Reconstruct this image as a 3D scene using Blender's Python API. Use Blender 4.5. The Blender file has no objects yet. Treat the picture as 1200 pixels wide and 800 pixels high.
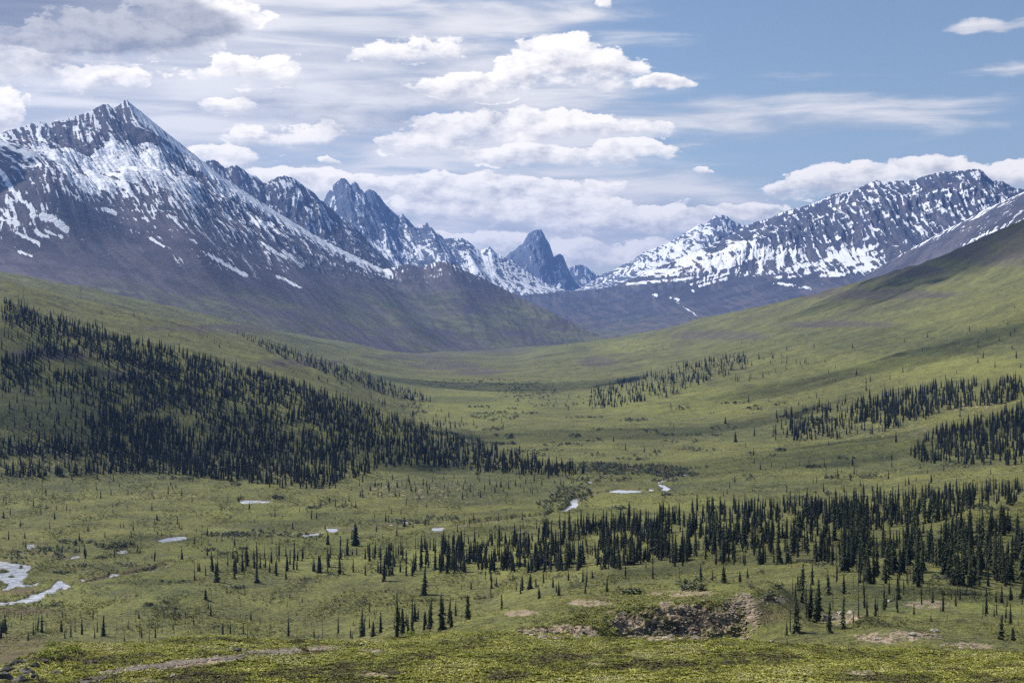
import bpy, math, random
import numpy as np

# ------------------------------------------------------------------ camera, sky, sun, exposure
sc = bpy.context.scene
C = sc.collection
FPX, CX, HY = 1666.667, 600.0, 385.0          # focal length (px of the 1200 wide frame), centre column, horizon row
SUN_AZ, SUN_EL = -62.0, 44.0                  # degrees; azimuth from the view direction (+Y), minus = left

cam_d = bpy.data.cameras.new('camera'); cam = bpy.data.objects.new('camera', cam_d); C.objects.link(cam)
cam_d.lens = 50; cam_d.sensor_width = 36; cam_d.clip_start = 0.5; cam_d.clip_end = 90000
cam_d.shift_y = -15 / 1200
cam.location = (0, 0, 0); cam.rotation_euler = (math.radians(90), 0, 0)
sc.camera = cam
sc.view_settings.view_transform = 'Standard'; sc.view_settings.look = 'None'
sc.view_settings.exposure = 0.54; sc.view_settings.gamma = 1.0; sc.view_settings.use_curve_mapping = False
sc.cycles.max_bounces = 4; sc.cycles.diffuse_bounces = 2; sc.cycles.glossy_bounces = 2
sc.cycles.transparent_max_bounces = 4; sc.cycles.volume_bounces = 0; sc.cycles.transmission_bounces = 2
sc.cycles.use_adaptive_sampling = False; sc.cycles.adaptive_threshold = 0.02
sc.cycles.use_denoising = False; sc.cycles.caustics_reflective = False; sc.cycles.caustics_refractive = False

sd = bpy.data.lights.new('sun', 'SUN'); sd.energy = 4.4; sd.angle = math.radians(0.6); sd.color = (1.0, 0.95, 0.87)
sun = bpy.data.objects.new('sun', sd); C.objects.link(sun)
sun.rotation_euler = (math.radians(90 - SUN_EL), 0, math.radians(180 - SUN_AZ))


class NT:
    """small helper round a node tree"""
    def __init__(s, tree): s.t = tree; s.n = tree.nodes; s.l = tree.links
    def new(s, typ, **kw):
        n = s.n.new(typ)
        for k, v in kw.items(): setattr(n, k, v)
        return n
    def put(s, sock, v):
        if v is None: return
        if isinstance(v, bpy.types.NodeSocket): s.l.new(v, sock)
        else: sock.default_value = v
    def math(s, op, a, b=None, c=None, clamp=False):
        n = s.new('ShaderNodeMath', operation=op, use_clamp=clamp)
        s.put(n.inputs[0], a); s.put(n.inputs[1], b); s.put(n.inputs[2], c)
        return n.outputs[0]
    def vmath(s, op, a, b=None, out=0):
        n = s.new('ShaderNodeVectorMath', operation=op)
        s.put(n.inputs[0], a); s.put(n.inputs[1], b)
        return n.outputs[out]
    def noise(s, vec, scale, detail=4, rough=0.55, dist=0.0, out='Fac', dim='3D'):
        n = s.new('ShaderNodeTexNoise', noise_dimensions=dim)
        s.put(n.inputs['Vector'], vec); n.inputs['Scale'].default_value = scale; n.inputs['Detail'].default_value = detail
        n.inputs['Roughness'].default_value = rough; n.inputs['Distortion'].default_value = dist
        return n.outputs[out]
    def ss(s, v, a, b, lo=0.0, hi=1.0):
        n = s.new('ShaderNodeMapRange', interpolation_type='SMOOTHSTEP')
        s.put(n.inputs['Value'], v); n.inputs['From Min'].default_value = a; n.inputs['From Max'].default_value = b
        n.inputs['To Min'].default_value = lo; n.inputs['To Max'].default_value = hi
        return n.outputs[0]
    def mix(s, f, a, b):
        n = s.new('ShaderNodeMix', data_type='RGBA')
        s.put(n.inputs[0], f); s.put(n.inputs[6], (*a, 1) if isinstance(a, tuple) else a); s.put(n.inputs[7], (*b, 1) if isinstance(b, tuple) else b)
        return n.outputs[2]
    def attr(s, name, out='Fac'):
        return s.new('ShaderNodeAttribute', attribute_name=name).outputs[out]


# --- world: Nishita sky with clouds fixed in direction (azimuth / elevation)
world = bpy.data.worlds.new('World'); sc.world = world; world.use_nodes = True
W = NT(world.node_tree); W.n.clear()
sky = W.new('ShaderNodeTexSky', sky_type='NISHITA'); sky.sun_disc = False
sky.sun_elevation = math.radians(SUN_EL); sky.sun_rotation = math.radians(SUN_AZ)
sky.altitude = 1000; sky.air_density = 1.0; sky.dust_density = 0.3; sky.ozone_density = 2.0
tc = W.new('ShaderNodeTexCoord')
sep = W.new('ShaderNodeSeparateXYZ'); W.l.new(tc.outputs['Generated'], sep.inputs[0])
azi = W.math('ARCTAN2', sep.outputs[0], sep.outputs[1]); ele = W.math('ARCSINE', sep.outputs[2])
UA = 16.6667                                   # 1 unit = about 100 px of the photograph
ax = W.math('MULTIPLY', azi, UA); ey = W.math('MULTIPLY', ele, UA)
comb = W.new('ShaderNodeCombineXYZ'); W.l.new(ax, comb.inputs[0]); W.l.new(ey, comb.inputs[1])
P0 = comb.outputs[0]

def dirc(px, py):
    a = math.atan((px - CX) / FPX); e = math.atan((HY - py) / FPX * math.cos(a))
    return a * UA, e * UA

def blob_group():
    g = bpy.data.node_groups.new('cloud_blob', 'ShaderNodeTree')
    for nm, t in (('P', 'NodeSocketVector'), ('Cen', 'NodeSocketVector'), ('Inv', 'NodeSocketVector'), ('Amp', 'NodeSocketFloat'), ('F', 'NodeSocketFloat'), ('S', 'NodeSocketFloat'), ('W', 'NodeSocketFloat')):
        g.interface.new_socket(nm, in_out='INPUT', socket_type=t)
    for nm in ('F', 'S', 'W'): g.interface.new_socket(nm, in_out='OUTPUT', socket_type='NodeSocketFloat')
    G = NT(g); i = G.new('NodeGroupInput'); o = G.new('NodeGroupOutput')
    v = G.vmath('MULTIPLY', G.vmath('SUBTRACT', i.outputs[0], i.outputs[1]), i.outputs[2])
    q = G.vmath('DOT_PRODUCT', v, v, out=1)
    w = G.math('MULTIPLY', G.math('SUBTRACT', 1.0, q), i.outputs[3])
    wp = G.math('MAXIMUM', w, 0.0)
    sp = G.new('ShaderNodeSeparateXYZ'); G.l.new(v, sp.inputs[0])
    G.l.new(G.math('MAXIMUM', i.outputs[4], w), o.inputs[0])
    G.l.new(G.math('MULTIPLY_ADD', wp, sp.outputs[1], i.outputs[5]), o.inputs[1])
    G.l.new(G.math('ADD', wp, i.outputs[6]), o.inputs[2])
    return g
BG = blob_group()
def blobs(P, lst):
    F = S = Wt = None
    for (px, py, rx, ry, *amp) in lst:
        n = W.new('ShaderNodeGroup'); n.node_tree = BG
        x, y = dirc(px, py)
        W.l.new(P, n.inputs[0]); n.inputs[1].default_value = (x, y, 0); n.inputs[2].default_value = (100 / rx, 100 / ry, 0)
        n.inputs[3].default_value = amp[0] if amp else 1.0
        if F is None: n.inputs[4].default_value = -3.0
        else: W.l.new(F, n.inputs[4]); W.l.new(S, n.inputs[5]); W.l.new(Wt, n.inputs[6])
        F, S, Wt = n.outputs
    return F, S, Wt

stretch = W.vmath('MULTIPLY', P0, (1.0, 1.8, 1.0))
wn = W.noise(stretch, 2.2, 5, 0.6, out='Color')
P1 = W.vmath('ADD', P0, W.vmath('MULTIPLY', W.vmath('SUBTRACT', wn, (0.5, 0.5, 0.5)), (0.45, 0.22, 0)))
CUMULUS = [(650, 72, 62, 38), (612, 86, 40, 26), (560, 100, 85, 18), (705, 84, 55, 26), (775, 98, 38, 9),
           (610, 150, 135, 22), (720, 150, 90, 12), (650, 182, 140, 14), (735, 175, 52, 15), (500, 165, 60, 22),
           (540, 222, 95, 20), (640, 222, 110, 14), (600, 245, 165, 26), (720, 258, 150, 22), (850, 250, 85, 11), (560, 290, 170, 20), (700, 298, 140, 22),
           (925, 224, 34, 15), (975, 214, 62, 22), (1040, 206, 60, 22), (1090, 200, 70, 18), (1185, 206, 42, 20), (1230, 215, 60, 30),
           (820, 201, 15, 6), (711, 5, 11, 9), (235, 12, 78, 28), (150, 40, 120, 30, .9), (105, 92, 72, 20, .6), (263, 126, 34, 11, .7),
           (335, 162, 72, 20, .5), (295, 84, 75, 20, .5), (2, 132, 22, 30), (30, 119, 7, 9), (240, 186, 80, 15, .7), (340, 210, 90, 15), (400, 220, 75, 18), (385, 190, 14, 6),
           (60, 60, 100, 20, .5), (480, 60, 70, 16, .35), (30, 80, 60, 18, .7), (-200, 60, 180, 60), (-350, 200, 160, 40), (1500, 120, 160, 40), (1650, 250, 200, 40)]
VEIL = [(150, 80, 620, 150, 1.7), (600, 140, 260, 90, 1.0), (380, 150, 420, 80), (500, 25, 300, 48), (600, 255, 420, 85, 1.3), (300, 200, 300, 60), (900, 140, 330, 36, .75), (1165, 31, 60, 8, .9), (1190, 78, 50, 10, .5), (640, 20, 150, 12, .8),
        (-300, 100, 400, 100), (1000, 90, 160, 12, .35), (820, 165, 260, 8, .6)]
DARK = [(85, 20, 200, 42, 2.6), (20, 70, 120, 20, .5), (420, 130, 220, 36, .25)]
F, S, Wt = blobs(P1, CUMULUS)
fb = W.noise(stretch, 2.0, 9, 0.62)
sunoff = W.vmath('ADD', stretch, (-0.11, 0.17, 0))
fb2 = W.noise(sunoff, 2.0, 6, 0.6)
Fn = W.math('ADD', F, W.math('MULTIPLY', W.math('SUBTRACT', fb, 0.5), 3.0))
hgt = W.math('DIVIDE', S, W.math('ADD', Wt, 0.05))
cumE = W.ss(Fn, 0.02, 0.24); cumS = W.ss(Fn, 0.0, 1.1); lowp = W.ss(hgt, 0.15, -0.45)
cum = W.math('ADD', W.math('MULTIPLY', cumE, W.math('SUBTRACT', 1.0, lowp)), W.math('MULTIPLY', cumS, lowp))
lit = W.math('MULTIPLY_ADD', W.math('SUBTRACT', fb, fb2), 3.0, W.math('MULTIPLY_ADD', hgt, 0.55, 0.70))
# thin edges are bright, thick bottoms are grey
lit = W.math('SUBTRACT', lit, W.math('MULTIPLY', W.ss(Fn, 0.5, 1.5), 0.22))
vst = W.vmath('MULTIPLY', P0, (0.28, 2.2, 1.0))
vn = W.noise(vst, 1.6, 6, 0.55, dist=0.4)
P2 = W.vmath('ADD', P0, W.vmath('MULTIPLY', W.vmath('SUBTRACT', wn, (0.5, 0.5, 0.5)), (0.9, 0.25, 0)))
VF, _, _ = blobs(P2, VEIL)
veil = W.ss(W.math('ADD', VF, W.math('MULTIPLY', W.math('SUBTRACT', vn, 0.5), 2.6)), 0.0, 1.1)
DF, _, _ = blobs(P1, DARK)
dark = W.ss(W.math('ADD', DF, W.math('MULTIPLY', W.math('SUBTRACT', fb, 0.5), 1.3)), 0.0, 0.9)
skyc = W.new('ShaderNodeMix', data_type='RGBA', blend_type='MULTIPLY'); skyc.inputs[0].default_value = 1.0
W.l.new(sky.outputs[0], skyc.inputs[6]); skyc.inputs[7].default_value = (0.82, 0.76, 0.72, 1)
KC = 10.0
def kc(c): return tuple(x * KC for x in c)
vtone = W.mix(W.ss(vn, 0.35, 0.65), kc((.42, .43, .47)), kc((.74, .71, .68)))
col = W.mix(W.math('MULTIPLY', veil, 0.86), skyc.outputs[2], vtone)
cr = W.new('ShaderNodeValToRGB'); W.l.new(lit, cr.inputs[0])
cr.color_ramp.elements[0].position = 0.15; cr.color_ramp.elements[0].color = (.50, .485, .50, 1)
cr.color_ramp.elements[1].position = 1.0; cr.color_ramp.elements[1].color = (.97, .91, .83, 1)
e = cr.color_ramp.elements.new(0.55); e.color = (.75, .715, .68, 1)
crk = W.vmath('SCALE', cr.outputs[0]); crk.node.inputs['Scale'].default_value = KC
col = W.mix(W.math('MULTIPLY', cum, 0.88), col, crk)
dm = W.new('ShaderNodeMix', data_type='RGBA', blend_type='MULTIPLY'); W.l.new(W.math('MULTIPLY', dark, 0.9), dm.inputs[0])
W.l.new(col, dm.inputs[6]); dm.inputs[7].default_value = (.42, .45, .52, 1)
bgn = W.new('ShaderNodeBackground'); W.l.new(dm.outputs[2], bgn.inputs[0]); bgn.inputs[1].default_value = 0.10
wo = W.new('ShaderNodeOutputWorld'); W.l.new(bgn.outputs[0], wo.inputs[0])

# ------------------------------------------------------------------ numeric helpers
rng = np.random.default_rng(7)
def hash01(ix, iy, seed):
    h = (ix.astype(np.int64) * 374761393 + iy.astype(np.int64) * 668265263 + seed * 2147483647) & 0xFFFFFFFF
    h = ((h ^ (h >> 13)) * 1274126177) & 0xFFFFFFFF
    h = (h ^ (h >> 16)) & 0xFFFFFFFF
    return h.astype(np.float64) / 4294967296.0
def perlin(x, y, seed=0):
    x0 = np.floor(x); y0 = np.floor(y); fx = x - x0; fy = y - y0
    u = fx * fx * fx * (fx * (fx * 6 - 15) + 10); v = fy * fy * fy * (fy * (fy * 6 - 15) + 10)
    def g(ix, iy, dx, dy):
        a = hash01(ix, iy, seed) * 6.2831853
        return np.cos(a) * dx + np.sin(a) * dy
    n00 = g(x0, y0, fx, fy); n10 = g(x0 + 1, y0, fx - 1, fy); n01 = g(x0, y0 + 1, fx, fy - 1); n11 = g(x0 + 1, y0 + 1, fx - 1, fy - 1)
    return ((n00 * (1 - u) + n10 * u) * (1 - v) + (n01 * (1 - u) + n11 * u) * v) * 1.5
def fbm(x, y, oct=4, seed=0, gain=0.5, ridged=False):
    s = 0; a = 1.0; tot = 0
    for o in range(oct):
        n = perlin(x, y, seed + o * 17)
        if ridged: n = 1 - 2 * np.abs(n)
        s = s + n * a; tot += a; a *= gain; x = x * 2.03 + 13.7; y = y * 2.03 + 7.1
    return s / tot
def sstep(a, b, x):
    t = np.clip((x - a) / (b - a), 0, 1); return t * t * (3 - 2 * t)
def pchip(xk, yk, x):
    xk = np.asarray(xk, float); yk = np.asarray(yk, float); h = np.diff(xk); d = np.diff(yk) / h
    m = np.zeros_like(yk); m[0] = d[0]; m[-1] = d[-1]
    for i in range(1, len(xk) - 1):
        if d[i - 1] * d[i] > 0:
            w1 = 2 * h[i] + h[i - 1]; w2 = h[i] + 2 * h[i - 1]; m[i] = (w1 + w2) / (w1 / d[i - 1] + w2 / d[i])
    i = np.clip(np.searchsorted(xk, x) - 1, 0, len(h) - 1); t = (x - xk[i]) / h[i]
    t = np.clip(t, 0, 1)
    return ((2 * t**3 - 3 * t**2 + 1) * yk[i] + (t**3 - 2 * t**2 + t) * h[i] * m[i] + (-2 * t**3 + 3 * t**2) * yk[i + 1] + (t**3 - t**2) * h[i] * m[i + 1])
def proj(X, Y, Z):
    Ys = np.maximum(Y, 1e-3); return CX + FPX * X / Ys, HY - FPX * Z / Ys
def gridmap(px, py, x0, dx, y0, dy, rows):
    """bilinear look-up in a coarse table of rows"""
    A = np.array(rows, float); u = np.clip((px - x0) / dx, 0, A.shape[1] - 1.001); v = np.clip((py - y0) / dy, 0, A.shape[0] - 1.001)
    i = u.astype(int); j = v.astype(int); fu = u - i; fv = v - j
    return (A[j, i] * (1 - fu) + A[j, i + 1] * fu) * (1 - fv) + (A[j + 1, i] * (1 - fu) + A[j + 1, i + 1] * fu) * fv
def inpoly(px, py, poly):
    r = np.zeros(px.shape, bool); n = len(poly); j = n - 1
    for i in range(n):
        xi, yi = poly[i]; xj, yj = poly[j]
        c = ((yi > py) != (yj > py)) & (px < (xj - xi) * (py - yi) / ((yj - yi) if yj != yi else 1e-9) + xi)
        r ^= c; j = i
    return r
def segdist(px, py, line, ys=1.0):
    """distance in px to a polyline; ys scales rows"""
    d = np.full(px.shape, 1e9)
    for (x0, y0), (x1, y1) in zip(line[:-1], line[1:]):
        vx, vy = x1 - x0, (y1 - y0) * ys; wx = px - x0; wy = (py - y0) * ys
        t = np.clip((wx * vx + wy * vy) / max(vx * vx + vy * vy, 1e-9), 0, 1)
        d = np.minimum(d, np.hypot(wx - t * vx, wy - t * vy))
    return d
def ell(px, py, lst):
    """soft 0..1 mask from ellipses (cx, cy, rx, ry)"""
    m = np.zeros(px.shape)
    for (cx, cy, rx, ry) in lst:
        m = np.maximum(m, np.clip(1.4 - 1.4 * (((px - cx) / rx) ** 2 + ((py - cy) / ry) ** 2), 0, 1))
    return m

def mesh_from(name, V, F, mat, smooth=True, attrs=None, parent=None, link=True):
    """V (n,3), F (m,3 or 4) -> one mesh object"""
    me = bpy.data.meshes.new(name); V = np.ascontiguousarray(V, np.float32); F = np.ascontiguousarray(F, np.int32)
    k = F.shape[1]
    me.vertices.add(len(V)); me.vertices.foreach_set('co', V.ravel())
    me.loops.add(F.size); me.loops.foreach_set('vertex_index', F.ravel())
    me.polygons.add(len(F)); me.polygons.foreach_set('loop_start', np.arange(0, F.size, k, dtype=np.int32))
    me.polygons.foreach_set('use_smooth', np.full(len(F), smooth, bool))
    me.update(calc_edges=True)
    for nm, a in (attrs or {}).items():
        at = me.attributes.new(nm, 'FLOAT', 'POINT'); at.data.foreach_set('value', np.ascontiguousarray(a, np.float32).ravel())
    me.materials.append(mat)
    o = bpy.data.objects.new(name, me)
    if link: C.objects.link(o)
    if parent: o.parent = parent
    return o
def grid_faces(nr, nc, mask=None):
    i = np.arange(nr * nc).reshape(nr, nc)
    f = np.stack([i[:-1, :-1], i[:-1, 1:], i[1:, 1:], i[1:, :-1]], -1).reshape(-1, 4)
    if mask is not None: f = f[mask[:-1, :-1].ravel()]
    return f
def compact(V, F, attrs=None):
    u, inv = np.unique(F, return_inverse=True)
    return V[u], inv.reshape(F.shape), {k: a.ravel()[u] for k, a in (attrs or {}).items()}
def tag(o, label, cat=None, group=None, kind=None):
    if label: o['label'] = label
    if cat: o['category'] = cat
    if group: o['group'] = group
    if kind: o['kind'] = kind
    return o

# ------------------------------------------------------------------ materials
def material(name):
    m = bpy.data.materials.new(name); m.use_nodes = True; T = NT(m.node_tree); T.n.clear()
    o = T.new('ShaderNodeOutputMaterial'); b = T.new('ShaderNodeBsdfPrincipled'); T.l.new(b.outputs[0], o.inputs[0])
    b.inputs['Roughness'].default_value = 0.9; b.inputs['Specular IOR Level'].default_value = 0.15
    return m, T, b
def bump(T, b, h, strength, dist):
    n = T.new('ShaderNodeBump'); n.inputs['Strength'].default_value = strength; n.inputs['Distance'].default_value = dist
    T.put(n.inputs['Height'], h); T.l.new(n.outputs[0], b.inputs['Normal'])

def terrain_material():
    m, T, b = material('tundra_ground')
    P = T.new('ShaderNodeNewGeometry').outputs['Position']
    # a very long, flattened noise so that patches read as drifts across the slope
    nL = T.noise(T.vmath('MULTIPLY', P, (.6, 1, 2)), 0.010, 6, 0.68)
    nM = T.noise(P, 0.06, 5, 0.65); nS = T.noise(P, 0.5, 4, 0.7); nF = T.noise(P, 3.0, 4, 0.7)
    far = T.attr('far'); near = T.attr('near')
    g1 = T.mix(T.ss(nL, 0.36, 0.64), (.076, .084, .036), (.200, .196, .054))
    g2 = T.mix(T.ss(nM, 0.35, 0.65), (.048, .055, .027), (.225, .226, .060))
    c = T.mix(0.55, g1, g2)
    nD = T.noise(T.vmath('MULTIPLY', P, (.25, 1.0, 1.0)), 0.035, 6, 0.72)
    c = T.mix(T.math('MULTIPLY', T.ss(nD, 0.50, 0.66), 0.55), c, (.045, .052, .030))
    c = T.mix(T.math('MULTIPLY', T.ss(nD, 0.49, 0.36), 0.45), c, (.215, .232, .080))
    fine = T.mix(T.ss(nS, 0.36, 0.62), (.048, .055, .027), (.272, .262, .070))
    c = T.mix(T.math('MULTIPLY_ADD', near, 0.15, 0.42), c, fine)
    c = T.mix(T.math('MULTIPLY', far, .55), c, T.mix(T.ss(nL, .42, .58), (.075, .080, .045), (.14, .145, .066)))
    # near tundra mats: moss yellow green, heath brown, lichen
    nr = T.mix(T.ss(nF, 0.35, 0.62), (.075, .090, .024), (.22, .235, .045))
    nr = T.mix(T.ss(T.noise(P, 0.45, 5, 0.7), 0.54, 0.66), nr, (.13, .095, .05))
    nr = T.mix(T.ss(T.noise(P, 1.1, 5, 0.7), 0.62, 0.70), nr, (.36, .33, .24))
    c = T.mix(T.math('MULTIPLY', near, 0.85), c, nr)
    yel = T.attr('yellow'); c = T.mix(T.math('MULTIPLY', yel, T.ss(nM, 0.3, 0.6, 0.4, 0.85)), c, (.245, .255, .062))
    dk = T.attr('scrub'); c = T.mix(T.math('MULTIPLY', dk, T.ss(nS, 0.3, 0.6, 0.9, 0.45)), c, (.050, .062, .032))
    pu = T.attr('heath'); c = T.mix(T.math('MULTIPLY', pu, T.ss(nM, 0.3, 0.7, 0.95, 0.5)), c, (.095, .078, .075))
    wet = T.attr('mud'); c = T.mix(wet, c, (.14, .10, .065))
    ba = T.ss(T.math('MULTIPLY_ADD', T.math('SUBTRACT', nF, 0.5), 1.2, T.attr('bare')), 0.30, 0.62)
    rock = T.mix(T.ss(T.noise(P, 1.6, 5, 0.7), 0.38, 0.62), (.20, .15, .10), (.46, .37, .25))
    c = T.mix(ba, c, rock)
    cg = T.ss(T.math('MULTIPLY_ADD', T.math('SUBTRACT', T.noise(P, .9, 5, .75), 0.5), 1.5, T.attr('crag')), 0.35, 0.6)
    c = T.mix(cg, c, T.mix(T.ss(T.noise(P, 2.2, 4, .7), .4, .62), (.045, .040, .030), (.19, .155, .11)))
    T.l.new(c, b.inputs['Base Color'])
    h = T.math('ADD', T.math('MULTIPLY', nS, 1.0), T.math('MULTIPLY', nF, 0.25))
    bump(T, b, h, 0.9, 1.6)
    return m
M_TERR = terrain_material()

def mountain_material(name, rockA, rockB, talus, snow=(.80, .82, .86), scl=1.0):
    m, T, b = material(name)
    P = T.new('ShaderNodeNewGeometry').outputs['Position']
    n1 = T.noise(P, 0.006 * scl, 7, 0.7); n2 = T.noise(P, 0.07 * scl, 4, 0.7)
    c = T.mix(T.ss(n1, 0.4, 0.6), rockA, rockB)
    c = T.mix(T.ss(n2, 0.45, 0.7, 0, 0.6), c, talus)
    c = T.mix(T.math('MULTIPLY', T.attr('tal'), 0.8), c, T.mix(T.ss(n1, .38, .62), tuple(x * .5 for x in talus), tuple(x * 1.1 for x in talus)))
    vg = T.mix(T.ss(T.noise(P, 0.012, 6, 0.7), 0.4, 0.62), (.080, .086, .044), (.160, .165, .070))
    vg = T.mix(T.ss(T.noise(T.vmath('MULTIPLY', P, (1, 1, 3)), 0.003, 5, 0.65), 0.46, 0.62), vg, (.085, .072, .078))
    c = T.mix(T.math('MULTIPLY', T.attr('veg'), 0.92), c, vg)
    c = T.mix(T.math('MULTIPLY', T.ss(T.attr('streak'), .55, .85), .55), c, tuple(x * .55 for x in talus[:2]) + (talus[2] * .6,))
    c = T.mix(T.math('MULTIPLY', T.ss(T.attr('streak'), .42, .15), .50), c, (.135, .118, .125))
    s = T.math('ADD', T.attr('snow'), T.math('MULTIPLY', T.math('SUBTRACT', n2, 0.5), 0.34))
    s = T.ss(s, 0.02, 0.12)
    c = T.mix(s, c, snow)
    T.l.new(c, b.inputs['Base Color'])
    bump(T, b, n2, 0.7, 7.0)
    return m
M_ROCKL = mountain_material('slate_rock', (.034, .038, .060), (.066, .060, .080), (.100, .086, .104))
M_ROCKB = mountain_material('haze_blue_granite', (.055, .080, .135), (.10, .13, .19), (.16, .18, .235))  # far peaks: blue of the distance haze tinted into the rock colour
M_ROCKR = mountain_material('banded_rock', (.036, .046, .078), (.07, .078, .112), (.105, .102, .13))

def leaf_material(name, dark, light, attr=True, rnd=False, trans=0.0):
    m, T, b = material(name)
    P = T.new('ShaderNodeNewGeometry').outputs['Position']
    f = T.noise(P, 1.3, 3, 0.6)
    if attr: f = T.math('ADD', T.math('MULTIPLY', f, 0.35), T.math('MULTIPLY', T.attr('tone'), 0.65))
    if rnd: f = T.math('ADD', T.math('MULTIPLY', f, 0.5), T.math('MULTIPLY', T.new('ShaderNodeObjectInfo').outputs['Random'], 0.5))
    T.l.new(T.mix(T.ss(f, 0.15, 0.85), dark, light), b.inputs['Base Color'])
    return m
M_SPRUCE = leaf_material('spruce_needles', (.024, .033, .018), (.070, .080, .038), attr=False, rnd=True)
M_FOREST = leaf_material('forest_needles', (.018, .026, .017), (.080, .076, .048))
M_BARK = leaf_material('spruce_bark', (.07, .06, .05), (.14, .125, .11), attr=False)
M_SNAG = leaf_material('dead_wood', (.10, .09, .08), (.22, .20, .18), attr=False)
M_HEATH = leaf_material('low_shrub_leaves', (.10, .11, .028), (.42, .37, .065))
_T = NT(M_HEATH.node_tree); _r = _T.new('ShaderNodeValToRGB'); _T.l.new(_T.math('ADD', _T.math('MULTIPLY', _T.attr('tone'), .8), _T.math('MULTIPLY', _T.noise(_T.new('ShaderNodeNewGeometry').outputs['Position'], 1.3, 3, .6), .2)), _r.inputs[0])
_r.color_ramp.elements[0].position = .08; _r.color_ramp.elements[0].color = (.12, .095, .055, 1); _r.color_ramp.elements[1].position = .95; _r.color_ramp.elements[1].color = (.44, .42, .20, 1)
for _p, _c in ((.30, (.17, .175, .045, 1)), (.54, (.31, .31, .060, 1)), (.80, (.44, .42, .11, 1))): _r.color_ramp.elements.new(_p).color = _c
_T.l.new(_r.outputs[0], [n for n in _T.n if n.type == 'BSDF_PRINCIPLED'][0].inputs['Base Color'])
M_BIRCH = leaf_material('valley_scrub_leaves', (.048, .056, .026), (.262, .258, .068))
M_WILLOW = leaf_material('willow_leaves', (.070, .080, .050), (.20, .21, .13))
M_BUSH = leaf_material('bright_bush_leaves', (.10, .14, .02), (.34, .38, .06))
def stone_material(name, a, c, sc_=2.0):
    m, T, b = material(name)
    P = T.new('ShaderNodeNewGeometry').outputs['Position']
    n = T.noise(P, sc_, 5, 0.7)
    T.l.new(T.mix(T.ss(n, .36, .64), a, c), b.inputs['Base Color']); bump(T, b, n, 0.6, 0.1)
    return m
M_STONE = stone_material('pale_stone', (.20, .17, .13), (.46, .42, .34))
M_DSTONE = stone_material('dark_stone', (.03, .03, .028), (.16, .145, .13))
M_SCREE = stone_material('scree_stone', (.11, .088, .062), (.42, .34, .24))
M_GRAVEL = stone_material('gravel', (.09, .075, .06), (.22, .185, .15), 3.0)
def water_material():
    m, T, b = material('stream_water')
    P = T.new('ShaderNodeNewGeometry').outputs['Position']
    b.inputs['Base Color'].default_value = (.10, .12, .13, 1); b.inputs['Roughness'].default_value = 0.12
    b.inputs['Specular IOR Level'].default_value = 0.9; b.inputs['IOR'].default_value = 1.6
    n = T.noise(P, .35, 5, 0.7); T.l.new(T.mix(T.ss(n, .38, .60), (.30, .33, .36), (.66, .68, .70)), b.inputs['Base Color'])  # pale base colour holds silt plus painted glare and sky reflection
    bump(T, b, n, 0.25, 0.15)
    return m
M_WATER = water_material()

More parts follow.
